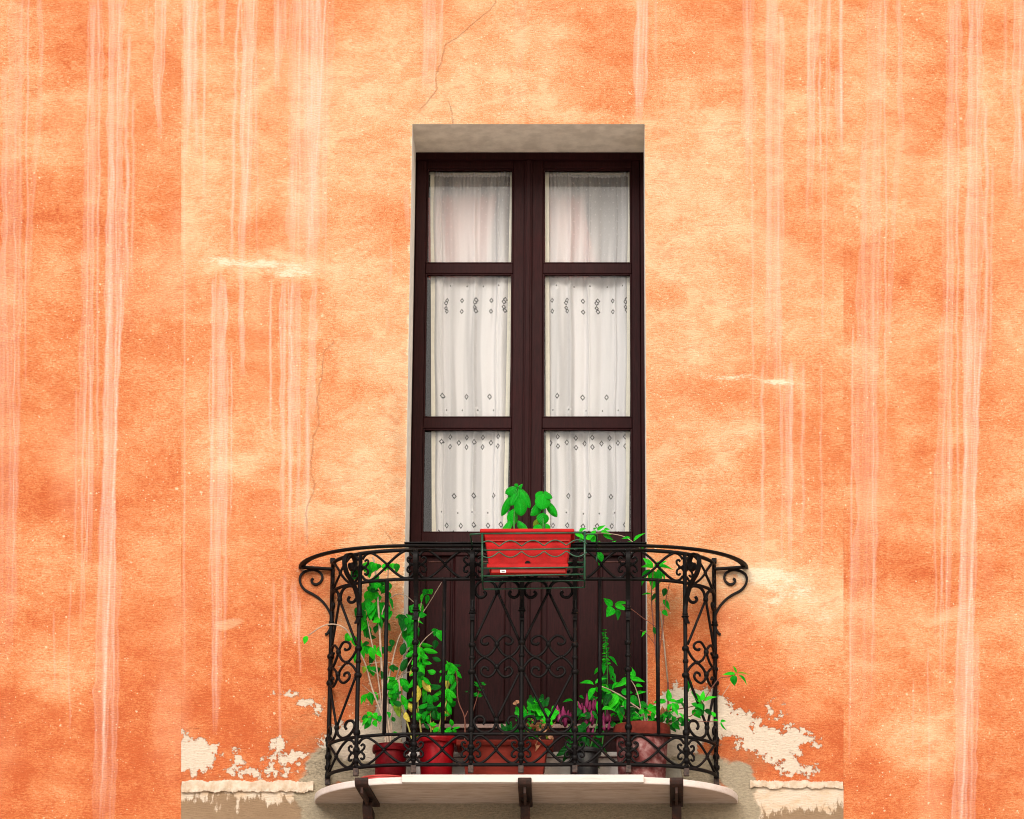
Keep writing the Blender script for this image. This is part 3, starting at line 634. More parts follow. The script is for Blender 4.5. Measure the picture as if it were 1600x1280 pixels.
M['backing'] = simple('red_tint_backing', (.62,.17,.13), .9, .1, .2, 20, .2, stretch=(6,1,.5))  # added red cloth, put in only to tint the upper lace pink
def backing(xs_top, xs_bot, label):
    z1, z0 = zd(291), zd(420); root = thing('tint_backing', ((xs_top[0]+xs_top[1])/2, YD+.15, z0), label, 'backing', 'added red backings behind the lace')
    vs = []; fs = []; n = 40
    for j in range(7):
        k = j/6
        for i in range(n+1):
            u = i/n; xa = xs_top[0]+(xs_bot[0]-xs_top[0])*k; xb = xs_top[1]+(xs_bot[1]-xs_top[1])*k
            vs.append((xa+(xb-xa)*u, YD+.15+.012*math.sin(u*38)+.005*math.sin(u*17+1), z1+(z0-z1)*k))
    for j in range(6):
        for i in range(n): a = j*(n+1)+i; fs.append((a, a+n+1, a+n+2, a+1))
    MB().add(vs, fs).build('cloth', M['backing'], root, smooth=True)
backing((xd(662), xd(772)), (xd(664), xd(752)), 'added red tint drape behind the lace in the upper left pane')
backing((xd(848), xd(908)), (xd(850), xd(938)), 'added red tint drape behind the lace in the upper right pane')

# ------------------------------------------------------------------ balcony slab and brackets
YS = -.43
bal = thing('balcony_slab', (0,0,0), 'white marble balcony slab with rounded ends carried on rusty iron brackets', 'balcony')
sxl, sxr = at(492,1244).x, at(1153,1248).x; hx0, hx1 = at(640,1210,YS).x, at(992,1210,YS).x
def slab_outline(y):
    pts = [(sxl, .01)]
    for i in range(0, 19): a = math.pi/2*i/18; pts.append((hx0-(hx0-sxl)*math.cos(a), y*math.sin(a)))
    for i in range(18, -1, -1): a = math.pi/2*i/18; pts.append((hx1+(sxr-hx1)*math.cos(a), y*math.sin(a)))
    pts.append((sxr, .01)); return pts
def prism(pts, z0, z1):
    n = len(pts); return MB().add([(x,y,z0) for x,y in pts]+[(x,y,z1) for x,y in pts], [tuple(range(n)), tuple(reversed(range(n,2*n)))]+[(i+n, (i+1)%n+n, (i+1)%n, i) for i in range(n)])
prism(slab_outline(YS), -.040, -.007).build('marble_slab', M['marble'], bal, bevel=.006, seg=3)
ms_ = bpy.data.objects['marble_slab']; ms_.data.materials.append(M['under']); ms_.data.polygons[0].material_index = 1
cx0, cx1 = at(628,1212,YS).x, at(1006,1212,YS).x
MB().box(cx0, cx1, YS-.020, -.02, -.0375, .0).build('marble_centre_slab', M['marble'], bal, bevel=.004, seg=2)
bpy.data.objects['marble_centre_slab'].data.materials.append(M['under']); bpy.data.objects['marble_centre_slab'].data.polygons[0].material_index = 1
def bracket(pxf, pxw):
    xf, xw = at(pxf, 1222, YS).x, at(pxw, 1252, 0).x; r = MB()
    dirv = Vector((xw-xf, .43, 0)); wv = Vector((dirv.y, -dirv.x, 0)).normalized()
    def p(k, z): return Vector((xf+(xw-xf)*k, YS+.43*k, z))
    r.strip([p(-.062,-.017), p(-.064,-.030), p(-.055,-.042), p(-.02,-.050), p(.2,-.050), p(.6,-.050), p(1,-.050)], wv, .062, .016)
    MB()
    root = r.build('support_bracket', M['rust'], bal, bevel=.004)
    MB().strip([p(-.03,-.069), p(.3,-.078), p(.7,-.090), p(1,-.105)], wv, .012, .036).build('bracket_web', M['rust'], root, bevel=.002)
    pts = smooth_path([p(.60,-.072), p(.50,-.082), p(.46,-.105), p(.50,-.135), p(.58,-.17), p(.70,-.25), p(.86,-.40), p(1,-.62)], 4)
    MB().strip(pts, wv, .044, .018).build('bracket_brace', M['rust'], root, smooth=False, bevel=.003)
bracket(566, 584); bracket(820, 822); bracket(1057, 1057)

# ------------------------------------------------------------------ iron railing
YR = -.27
exl, exr = at(515,1100).x, at(1118,1100).x; RCX = (exl+exr)/2; RA = (exr-exl)/2; RH = .494
dense = []
for i in range(61): a = math.pi/2*(1-i/60); dense.append((RCX-RH-(RA-RH)*math.sin(a), YR*math.cos(a)))
for i in range(1, 60): dense.append((RCX-RH+2*RH*i/60, YR))
for i in range(61): a = math.pi/2*i/60; dense.append((RCX+RH+(RA-RH)*math.sin(a), YR*math.cos(a)))
cum = [0]
for p, q in zip(dense, dense[1:]): cum.append(cum[-1]+math.hypot(q[0]-p[0], q[1]-p[1]))
LEN = cum[-1]
def crv(s):
    s = min(max(s, 0), LEN); k = 0
    k = int(np.searchsorted(cum, s)); k = min(max(k, 1), len(cum)-1)
    f = (s-cum[k-1])/(cum[k]-cum[k-1]); p, q = dense[k-1], dense[k]
    tx, ty = q[0]-p[0], q[1]-p[1]; l = math.hypot(tx, ty)
    return p[0]+(q[0]-p[0])*f, p[1]+(q[1]-p[1])*f, tx/l, ty/l
def W(s, z, o=0.0):
    x, y, tx, ty = crv(s); return Vector((x+ty*o, y-tx*o, z))
def s_of_px(px):
    best = min(range(len(dense)), key=lambda k: abs(proj(dense[k][0], dense[k][1], .55)[0]-px)); return cum[best]
def zr(py): return at(815, py, YR).z
rail = thing('balcony_railing', (RCX, YR, 0.0), 'black wrought iron balcony railing with scrollwork, collars and a bowed front', 'railing')
POSTS = [515,560,651,735,817,896,979,1070,1118]
SP = [0.004]+[s_of_px(p) for p in POSTS[1:-1]]+[LEN-.004]
LO, HI = .018, LEN-.018
def sweep(name, py, r, o=None, a=0., b_=1., n=70, sides=8, ylift=0):
    pts = []
    for i in range(n+1):
        s = LEN*(a+(b_-a)*i/n); oo = o(s) if o else 0
        pts.append(W(s, zr(py)+ylift, oo))
    return MB().tube(pts, r, sides).build(name, M['iron'], rail, smooth=True)
def hand_o(s):
    e = min(s, LEN-s)/LEN; f = max(0, 1-e/.30)**1.5; return .108+.040*f
sweep('upper_rail', 859.5, .0092)
sweep('upper_rail', 905, .0078); sweep('lower_rail', 1147, .0078); sweep('lower_rail', 1195, .0086)
# flat handrail
ZH = at(815, 853, -.38).z
hv = MB(); vs = []; n = 90
for i in range(n+1):
    s = LEN*i/n; o = hand_o(s)
    for do, dz in ((-.014,-.005),(.014,-.006),(.016,.002),(.006,.007),(-.006,.007),(-.016,.002)): vs.append(W(s, ZH+dz, o+do))
fs = [(i*6+k, i*6+(k+1)%6, (i+1)*6+(k+1)%6, (i+1)*6+k) for i in range(n) for k in range(6)]+[(5,4,3,2,1,0), tuple(range(n*6, n*6+6))]
hv.add(vs, fs).build('handrail', M['iron'], rail, smooth=True)
a0, a1 = s_of_px(634)-.002, s_of_px(1008)
MB().strip([W(a0+(a1-a0)*i/12, ZH+.012+.0015*math.sin(i*2.3), .106) for i in range(13)], (0,1,0), .042, .007).build('handrail_plate', M['iron'], rail, bevel=.002)
MB().tube([W(a0+(a1-a0)*i/12, ZH-.018+.003*math.sin(i*1.7), .09) for i in range(13)], .006, 6).build('tie_rod', M['iron'], rail, smooth=True)
def collar(name, s, py, r, h, parent, mat=None, o=0):
    p = W(s, zr(py), o)
    r *= 1.12; h *= 1.1
    prof = [(.006,-h),(r*.8,-h*.85),(r,-h*.3),(r,h*.3),(r*.8,h*.85),(.006,h)]
    return MB().lathe(prof, p, 10).build(name, mat or M['iron'], parent, smooth=True)
BR = [(9,984),(6,983),(2,976),(0,966),(2,953),(9,940),(18,930),(28,923),(39,917),(46,909),(48.5,900),(46,892),(38,886.5),(28,885),(19,889),(15,896),(17,903),(23,907.5),(29,906),(31,901),(28,898.5)]
for k, s in enumerate(SP):
    x, y, tx, ty = crv(s)
    pr = []
    for py, r in ((1207,7),(1150,8.5),(1030,8),(960,8),(859,7.5)): pr.append((W(s, zr(py)), r))
    post = MB().tube([q[0] for q in pr], .0104, 8).build('post', M['iron'], rail, smooth=True)
    for py, r, h in ((955,.016,.005),(951,.012,.010),(1005,.015,.012),(1025,.0125,.010),(1047,.016,.012),(1137,.015,.014),(1164,.0145,.012),(1181,.0145,.012),(1189,.011,.006)):
        collar('collar', s, py+(3 if k % 2 else -1), r, h, post)
    f0 = W(s, zr(1208)); MB().box(f0.x-.0125, f0.x+.0125, f0.y-.0125, f0.y+.0125, f0.z, f0.z+.034).build('foot', M['iron_foot'], post, bevel=.003)
    # S bracket that carries the handrail; its plane stands square to the railing
    osc = (hand_o(s)+.008)/(48.5*PXM*1.0)
    zoff = lambda py: ZH+(885-py)*PXM/ct*1.0-.012
    pts = smooth_path([tuple(W(s, zoff(py)*1.0, o*PXM*osc)) for o, py in BR], 3)
    MB().strip(pts, (tx, ty, 0), .022 if 0 < k < 8 else .016, .011).build('scroll_bracket', M['iron'], rail, bevel=.002, seg=1)
def pline(sc, hw, pts, r, name='scroll', parent=None, sm=4, o=0.):
    path = smooth_path([tuple(W(sc+u*hw, zr(py), o)) for u, py in pts], sm)
    return MB().tube(path, r, 6).build(name, M['iron'], parent or rail, smooth=True)
def knob(s, py, r, name='knob', o=0):
    return MB().ball(W(s, zr(py), o), r, 8).build(name, M['iron'], rail, smooth=True)
TOPS = [(-.02,923),(-.12,913),(-.34,907.5),(-.64,908),(-.85,915),(-.90,925),(-.76,933),(-.58,933),(-.47,928),(-.55,924)]
MID = [(-.02,1004),(-.2,996),(-.35,993.5),(-.53,996),(-.63,1001),(-.58,1006),(-.41,1007),(-.36,1004)]
UU = [(-.93,1008),(-.76,1019),(-.5,1026.5),(-.22,1021),(-.02,1009)]
UL = [(-.95,1045),(-.76,1034),(-.5,1027.5),(-.2,1034),(-.03,1042)]
LOWS = [(-.02,1045),(-.13,1053),(-.33,1058),(-.55,1055),(-.63,1049),(-.54,1043),(-.38,1044),(-.35,1048)]
BOT = [(-.02,1129),(-.1,1138),(-.33,1144.5),(-.62,1143.5),(-.83,1136),(-.90,1127),(-.76,1120),(-.55,1120.5),(-.46,1127),(-.53,1132)]
def mir(p): return [(-u, y) for u, y in p]
for a, c in ((0,1),(3,4),(4,5),(7,8)):
    s0, s1 = SP[a], SP[c]; sc = (s0+s1)/2; hw = (s1-s0)/2
    R = .0077
    for sh_, r in ((TOPS,R),(MID,R*.85),(UU,R*.85),(UL,R*.85),(LOWS,R*.85),(BOT,R*.9)):
        pline(sc, hw, sh_, r); pline(sc, hw, mir(sh_), r)
    for sg in (-1, 1):
        pline(sc, hw, [(sg*.02,926),(sg*.9,1001)], R*.85, 'cross_rod', sm=6); pline(sc, hw, [(sg*.91,1051),(sg*.03,1123)], R*.85, 'cross_rod', sm=6)
        knob(sc+sg*hw*.5, 1027, .010)
    for py in (924, 1007, 1042, 1126): collar('collar', sc, py, .011, .012, rail)
ARM = [(0,-1),(-.27,-12),(-.45,-18),(-.62,-21.5),(-.80,-19.5),(-.92,-13)]
def band(yc):
    for s0, s1 in zip(SP, SP[1:]):
        sc = (s0+s1)/2; hw = (s1-s0)/2
        for sx in (-1, 1):
            for sy in (-1, 1):
                pline(sc, hw, [(u*sx, yc+dy*sy) for u, dy in ARM], .0065, 'lattice_arm', sm=3)
        knob(sc, yc, .0095, 'rosette')
    for k, s in enumerate(SP):
        for sg in (-1, 1):
            if (k == 0 and sg < 0) or (k == 8 and sg > 0): continue
            pts = [(.8,8),(3,3),(9,-1),(13.5,-5),(14,-9.5),(10.5,-11.5),(8,-9)]
            pts2 = [(.8,-8),(3,-3),(9,1),(13.5,5),(14,10),(10.5,12),(8,9.5)]
            for pp in (pts, pts2): pline(s, sg*PXM, [(u, yc+dy) for u, dy in pp], .0057, 'curl', sm=3)
            knob(s+sg*9.5*PXM, yc, .007, 'rosette')
band(882); band(1171)
for p in (604, 692, 937, 1027):
    s = s_of_px(p); MB().tube([W(s, zr(1147)), W(s, zr(905))], .0098, 8).build('bar', M['iron'], rail, smooth=True)
for k, (s, sg) in enumerate(((.0, -1), (LEN, 1))):            # anchors into the wall
    for py in (880, 1150, 1205):
        p = W(s, zr(py)); z = at(515, {880: 878, 1150: 1164, 1205: 1214}[py], 0).z
        MB().box(p.x-.012, p.x+.012, -.03, .02, z-.012, z+.012).build('wall_anchor', M['iron'], rail, bevel=.003)
    MB().strip([W(s+(-sg)*.02, ZH-.012, .0), W(s+(-sg)*.02, ZH-.010, .06), W(s+(-sg)*.02, ZH-.006, hand_o(0))], (0,1,0), .03, .01).build('handrail_tie', M['iron'], rail, bevel=.002)

# ------------------------------------------------------------------ hanging planter, wire holder, pots
def X_(px, Y, py=1000): return at(px, py, Y).x
YP0, YP1 = -.585, -.425                                      # planter front and back at the rim
ZPT, ZPR, ZPB = at(824,827,YP0).z, at(824,833,YP0).z, at(824,893.5,YP0).z
pl = thing('window_box', (X_(824,-.5,860), -.5, ZPB), 'coral red plastic window box hanging outside the top rail with two basil plants', 'planter')
def trough(x0, x1, xb0, xb1, y0, y1, ins, z0, z1, th=.006):
    o = [(x0,y0,z1),(x1,y0,z1),(x1,y1,z1),(x0,y1,z1)]; bt = [(xb0,y0+ins,z0),(xb1,y0+ins,z0),(xb1,y1-ins,z0),(xb0,y1-ins,z0)]
    i_ = [(x0+th,y0+th,z1),(x1-th,y0+th,z1),(x1-th,y1-th,z1),(x0+th,y1-th,z1)]; ib = [(xb0+th,y0+ins+th,z0+th),(xb1-th,y0+ins+th,z0+th),(xb1-th,y1-ins-th,z0+th),(xb0+th,y1-ins-th,z0+th)]
    f = [(4,7,6,5)]
    for k in range(4): j = (k+1)%4; f += [(4+k,4+j,j,k), (k,j,8+j,8+k), (8+k,8+j,12+j,12+k)]
    f.append((12,13,14,15)); return MB().add(o+bt+i_+ib, f)
def frame4(x0, x1, y0, y1, z0, z1, th):
    return MB().box(x0,x1,y0,y0+th,z0,z1).box(x0,x1,y1-th,y1,z0,z1).box(x0,x0+th,y0+th,y1-th,z0,z1).box(x1-th,x1,y0+th,y1-th,z0,z1)
px0, px1, pb0, pb1 = X_(755.5,YP0,835), X_(893,YP0,835), X_(764.5,YP0,885), X_(884.5,YP0,885)
ZL = at(824,886,YP0).z
trough(px0, px1, pb0, pb1, YP0, YP1, .016, ZL, ZPT-.002).build('trough', M['red_plastic'], pl, bevel=.004)
frame4(X_(750,YP0,830), X_(897.5,YP0,830), YP0-.014, YP1+.012, ZPR, ZPT, .022).build('rim', M['red_plastic'], pl, bevel=.006, seg=3)
MB().box(pb0-.012, pb1+.010, YP0+.006, YP0+.0245, at(824,886,YP0).z, at(824,880,YP0).z).build('ledge', M['red_plastic'], pl, bevel=.003)
MB().box(pb0+.008, pb1-.002, YP0+.022, YP0+.075, ZPB, ZL-.0005).build('base', M['red_base'], pl, bevel=.004)
MB().box(px0+.012, px1-.012, YP0-.003, YP0+.008, at(824,846,YP0).z, at(824,844,YP0).z).build('groove', M['red_base'], pl, bevel=.001)
hz = at(824,880.5,YP0).z; hx = X_(824.5,YP0,878)
MB().add([(hx+.014*math.cos(math.pi*i/10), YP0+.0105, hz+.016*math.sin(math.pi*i/10)) for i in range(11)]+[(hx+.014*math.cos(math.pi*i/10), YP0+.02, hz+.016*math.sin(math.pi*i/10)) for i in range(11)],
   [tuple(range(11))]+[(i+11,i+12,i+1,i) for i in range(10)]).build('drain_hole', M['ink'], pl)
sx0 = X_(781.5,YP0,893); sz0 = at(785,893,YP0).z
st_ = MB().box(sx0, sx0+.026, YP0+.019, YP0+.0215, sz0, sz0+.0125).build('sticker', M['sticker'], pl)
MB().box(sx0+.006, sx0+.011, YP0+.018, YP0+.0189, sz0+.0035, sz0+.0085).box(sx0+.014, sx0+.020, YP0+.018, YP0+.0189, sz0+.0035, sz0+.0085).build('print', M['ink'], st_)
MB().box(px0+.01, px1-.01, YP0+.01, YP1-.01, ZPT-.045, ZPT-.02).build('soil', M['soil'], pl)

wh = thing('wire_holder', (X_(832,-.5,860), -.5, at(824,905,-.6).z), 'green coated wire basket hooked over the railing around the red window box', 'plant holder')
YW0, YW1 = YP0-.022, -.375
def wire(pts, r=.0035, name='wire', sm=1):
    return MB().tube(smooth_path(pts, sm) if sm > 1 else pts, r, 6).build(name, M['wire'], wh, smooth=True)
def wp(px, py, Y=None): return tuple(at(px, py, YW0 if Y is None else Y))
ya = at(753.5,834,YW0).x; yb = at(913.5,833,YW0).x
for py0, py1 in ((834,832.5),(860,857),(888,886),(900,897)):
    zl = at(753,py0,YW0).z; zr_ = at(913,py1,YW0).z
    yi = YW0+(.0 if py0 < 870 else .004)
    wire([(ya-.006,yi,zl),(yb+.006,yi,zr_)], .0036, 'front_wire')
    if py0 != 860: wire([(ya,yi,zl),(ya,YW1,zl)], .003, 'side_wire'); wire([(yb,yi,zr_),(yb,YW1,zr_)], .003, 'side_wire')
    wire([(ya,YW1,zl),(yb,YW1,zr_)], .003, 'back_wire')
wire([wp(753.5,833), wp(753.5,903)], .0052, 'upright'); wire([wp(913.5,830), wp(913.5,905)], .0052, 'upright')
for xx in (ya-.055, yb+.055):
    zq = at(735,834,YW0).z+.005
    wire([(xx,YW0+.01,zq-.005),(xx,-.40,zq+.005),(xx,-.34,zq+.004),(xx,-.33,zq-.06)], .004, 'hook', 4)
    sgn = ya if xx < 0 else yb
    wire([(xx,YW0+.01,zq-.005),(sgn,YW0,zq-.005)], .0036, 'front_wire')
def wave(base, amp, ph):
    pts = []
    for i in range(61):
        u = i/60; px = 752+u*165; q = abs(math.sin(math.pi*(px-ph)/35)); pts.append(wp(px, base-2*u+amp*(q-.5), YW0-.004))
    wire(pts, .003, 'wavy_wire')
wave(850, -9, 780); wave(867, 9, 780)

def pot(name, px, Y, py_top, r_top, r_bot, rimh, mat, rim_mat, label, cat='pot', extra=None, soil=True):
    zt_ = at(px, py_top, Y).z; x = X_(px, Y, 1180); base = .012
    root = thing(name, (x, Y, base), label, cat, 'pots on the balcony floor')
    hh = zt_-base; r1 = r_top-.008
    prof = [(r_bot*.96,.0),(r_bot,.006),(r1-.004,hh-rimh),(r1-.010,hh-.004),(r1-.016,hh-.012),(r_bot-.01,.03)]
    MB().lathe(prof, (x,Y,base), 36).build('pot_body', mat, root, smooth=True)
    MB().lathe([(r1-.008,hh-rimh),(r_top,hh-rimh),(r_top+.002,hh-rimh*.5),(r_top,hh),(r_top-.010,hh),(r1-.012,hh-rimh+.002)], (x,Y,base), 36).build('rim', rim_mat, root, bevel=.002)
    if soil: MB().lathe([(r1-.014,hh-.03),(r1-.014,hh-.018),(.01,hh-.014)], (x,Y,base), 24).build('soil', M['soil'], root)
    return root, zt_
pot('flower_pot', 610.5, -.13, 1166, 28*PXM, 23.5*PXM, .032, M['red_pot2'], M['red_pot2'], 'dark red plastic pot at the left end of the balcony')
pot('flower_pot', 682, -.14, 1153, 31*PXM, 23*PXM, .034, M['red_pot'], M['red_pot'], 'bright red plastic pot left of the terracotta trough')
pot('flower_pot', 913, -.13, 1172, 26*PXM, 21*PXM, .022, M['black_pot'], M['black_pot'], 'black plastic pot holding the purple plumes')
pot('clay_pot', 1003, -.145, 1136, 47*PXM*.93, 37*PXM*.95, .060, M['mottled'], M['clay_rim'], 'large weathered clay pot with white bloom at the right end of the balcony')
def saucer(px, Y, r, z, mat, label):
    x = X_(px, Y, 1208); root = thing('saucer', (x, Y, .0), label, 'saucer', 'saucers on the balcony floor')
    MB().lathe([(r*.78,.002),(r*.8,.002),(r*.97,z-.008),(r*.93,z-.010),(r*.76,.008)], (x,Y,.0), 36).build('dish', mat, root, smooth=True)
    MB().lathe([(r*.965,z-.0078),(r,z-.006),(r,z),(r*.94,z)], (x,Y,.0), 36).build('lip', mat, root, bevel=.001)
saucer(601, -.19, 40*PXM, .030, M['saucer_red'], 'pale red saucer under the dark red pot')
saucer(908, -.20, 32.5*PXM, .029, M['saucer_deep'], 'deep red saucer under the black pot')
saucer(975, -.16, 42*PXM, .034, M['saucer_clay'], 'clay saucer under the weathered clay pot')
tr_ = thing('clay_trough', (X_(787,-.13,1180), -.13, .01), 'long terracotta coloured trough in the middle of the balcony floor', 'planter')
zt_ = at(787,1157,-.19).z
trough(X_(721,-.19,1165), X_(856,-.19,1165), X_(729,-.19,1205), X_(846,-.19,1205), -.20, -.06, .012, .010, zt_-.002).build('trough', M['terra'], tr_, bevel=.005)
frame4(X_(713,-.19,1160), X_(864,-.19,1160), -.211, -.049, zt_-.028, zt_, .02).build('rim', M['terra'], tr_, bevel=.006, seg=3)
MB().box(X_(728,-.19), X_(848,-.19), -.19, -.07, zt_-.05, zt_-.02).build('soil', M['soil'], tr_)
sb_ = thing('stone_block', (X_(1052,-.06,1190), -.06, 0), 'rounded grey concrete block behind the weathered clay pot', 'block')
x0 = X_(1052,-.06,1190)
prism([(x0-.045,0),(x0+.04,0),(x0+.045,.05),(x0-.05,.05)], 0, .01)
b = MB(); n = 8
prof = [(-.045,-.008),(-.048,.09),(-.036,.135),(-.012,.152),(.014,.145),(.034,.11),(.044,.05),(.046,-.008)]
b.add([(x0+p, -.085, q) for p, q in prof]+[(x0+p, -.02, q) for p, q in prof], [tuple(reversed(range(n))), tuple(range(n,2*n))]+[(i, (i+1)%n, (i+1)%n+n, i+n) for i in range(n)])
b.build('block', M['stone'], sb_, bevel=.008, seg=2)
cn = thing('garden_cane', tuple(at(1045,1125,-.03)), 'thin pale cane leaning on the wall behind the right bush', 'cane')
MB().tube([tuple(at(1045,1140,-.06)), tuple(at(1043.5,1066,-.035))], .005, 6).build('cane_foot', M['stem_red'], cn, smooth=True)
MB().tube([tuple(at(1043.5,1066,-.035)), tuple(at(1038,1010,-.02)), tuple(at(1032,955,-.012))], .0042, 6).build('cane', M['cane'], cn, smooth=True)

# ------------------------------------------------------------------ plants
def leaf_mesh(name, shape, mat, droop, fold):
    me = bpy.data.meshes.new(name); vs = []; uv = []; fs = []; n = 8
    for i in range(n+1):
        x = i/n
        if shape == 'ovate': hw = .5*(math.sin(math.pi*x**.78)**.9)*(1-.25*x) if 0 < x < 1 else .0
        elif shape == 'basil': hw = .5*math.sin(math.pi*x**.85)**.7 if 0 < x < 1 else .0
        else: hw = .5*math.sin(math.pi*x)**.85 if 0 < x < 1 else .0
        z0 = -droop*x*x+.0
        for k in (-1,-.5,0,.5,1):
            y = hw*k*(1.08 if shape == 'ovate' else 1)
            vs.append((x, y, z0+fold*abs(k)*hw*(.9 if shape != 'basil' else -1.2*abs(k))+.015*math.sin(9*x+4*k)))
            uv.append((x, .5+k*hw))
    for i in range(n):
        for k in range(4): a = i*5+k; fs.append((a, a+5, a+6, a+1))
    me.from_pydata(vs, [], fs); me.materials.append(mat)
    ul = me.uv_layers.new(name='UVMap')
    for lp in me.loops: ul.data[lp.index].uv = uv[lp.vertex_index]
    me.polygons.foreach_set('use_smooth', [True]*len(me.polygons)); me.update(); return me
def round_mesh(name, mat):
    me = bpy.data.meshes.new(name); vs = [(0,0,-.05)]; uv = [(0,.5)]; n = 28
    for r_ in (.55, 1):
        for i in range(n):
            a = -2.75+5.5*i/(n-1); rr = r_*(.86+.12*math.cos(a*5)+.03*math.cos(a*17))
            vs.append((rr*math.cos(a)*.5+.3*r_*.2, rr*math.sin(a)*.5, .10*r_*r_*(1+.5*math.cos(a*5)))); uv.append((.5+rr*.5*math.cos(a), .5+rr*.5*math.sin(a)))
    fs = []
    for i in range(n-1): fs += [(0, 1+i, 2+i), (1+i, 1+n+i, 2+n+i, 2+i)]
    me.from_pydata(vs, [], fs); me.materials.append(mat); ul = me.uv_layers.new(name='UVMap')
    for lp in me.loops: ul.data[lp.index].uv = uv[lp.vertex_index]
    me.polygons.foreach_set('use_smooth', [True]*len(me.polygons)); me.update(); return me
LM = {}
def lm(shape, mat):
    if (shape, mat) not in LM:
        LM[(shape, mat)] = [round_mesh('leaf', M[mat])] if shape == 'round' else [leaf_mesh('leaf', shape, M[mat], d, f) for d, f in ((.25,.35),(.12,.5),(.38,.25))]
    return random.choice(LM[(shape, mat)])
CODE = {'b': 'leaf_bright', 'm': 'leaf_mid', 'd': 'leaf_dark', 's': 'leaf_basil', 'y': 'leaf_yellow', 'l': 'leaf_lime', 'r': 'leaf_dry', 'p': 'leaf_peach', 'u': 'plume'}
def put_leaf(root, bx, by, tx, ty, wd, code, shape, Y, dy=.02, name='leaf', face=None):
    y0 = Y+random.uniform(-dy, dy); p = at(bx, by, y0); q = at(tx, ty, y0+random.uniform(-.028, .012))
    d = q-p; L = d.length; d.normalize()
    nrm = Vector(face) if face else Vector((random.uniform(-.9,.9), -1, random.uniform(-.25,1.25)))
    nrm = (nrm-d*nrm.dot(d)).normalized(); yv = nrm.cross(d)
    o = bpy.data.objects.new(name, lm(shape, CODE[code])); COL.objects.link(o); o.parent = root
    Mx = Matrix(((d.x, yv.x, nrm.x), (d.y, yv.y, nrm.y), (d.z, yv.z, nrm.z)))
    o.location = p-ORG[root.name]; o.rotation_euler = Mx.to_euler(); o.scale = (L*1.1, wd*PXM*1.2, L*.9); return o
def stem(root, pts, r, mat, Y, name='stem', r1=None):
    P = [tuple(at(p[0], p[1], (p[2] if len(p) > 2 else Y)+random.uniform(-.006,.006))) for p in pts]
    return MB().tube(smooth_path(P, 4), r, 6, r1 or r*.6).build(name, M[mat], root, smooth=True)
def parse(root, txt, shape, Y, dw=8, code='m', dy=.02, wk=1., face=None):
    for tok in txt.split():
        q = tok.split(','); wd = dw; c = code
        for e in q[4:]:
            if e.isalpha(): c = e
            else: wd = float(e)
        put_leaf(root, *map(float, q[:4]), wd*wk, c, shape, Y, dy, face=(random.uniform(-.35,.35), -1, random.uniform(.1,.7)) if face else None)

b1 = thing('basil_plant', tuple(at(804,828,-.51)), 'taller basil plant on the left in the red window box', 'plant', 'basil plants in the window box')
stem(b1, [(804,836),(803,815),(805,785),(808,762)], .0045, 'stem_green', -.51)
parse(b1, '808,761,791,769,13 806,763,798,786,15 811,761,828,787,13 809,761,815,757,6 812,778,814,803,14 796,776,783,802,9 805,760,808,756,5 802,795,801,819,12 797,813,787,827,9 809,813,823,827,9', 'basil', -.52, 12, 's', wk=1.18, face=1)
b2 = thing('basil_plant', tuple(at(848,828,-.51)), 'shorter basil plant on the right in the red window box', 'plant', 'basil plants in the window box')
stem(b2, [(848,836),(849,805),(849,770)], .0045, 'stem_green', -.51)
parse(b2, '848,768,841,781,11 851,767,862,777,10 850,771,847,791,17 844,783,830,803,11 854,783,869,805,9 849,801,849,817,14 842,812,832,820,7,l 846,820,836,827,9 852,818,858,826,6', 'basil', -.52, 12, 's', wk=1.18, face=1)

YA = -.13
A = thing('drooping_shrub', tuple(at(611,1172,YA)), 'tall twiggy shrub with drooping heart shaped leaves in the dark red pot', 'plant')
for pts, r in (([(608,1172),(600,1110),(598,1068),(594,1000),(592,960),(588,905),(583,870)], .007), ([(606,1172),(597,1120),(582,1078),(570,1036),(556,1010),(542,985),(525,976),(505,978),(482,993)], .005), ([(612,1172),(604,1090),(612,1040),(622,1000),(635,975)], .005), ([(610,1172),(615,1080),(630,1030),(650,990),(660,930)], .0045), ([(594,1000),(598,955),(612,933),(630,929),(650,944)], .0032), ([(655,966),(672,940),(690,910)], .0028), ([(618,1070),(640,1035),(660,1003),(677,987)], .0032), ([(604,1172),(596,1100),(588,1040),(580,1000),(574,970)], .0045), ([(611,1172),(606,1120),(606,1060),(603,990),(605,935),(607,880)], .0042), ([(597,1150),(590,1128),(582,1116)], .003), ([(600,1100),(612,1070),(640,1050),(662,1075)], .0025), ([(598,1060),(585,1050),(560,1040),(528,1042)], .0022), ([(602,1080),(585,1085),(566,1070)], .0022), ([(620,1040),(600,1034),(575,1038)], .0022)):
    stem(A, pts, r, 'stem_pale', YA)
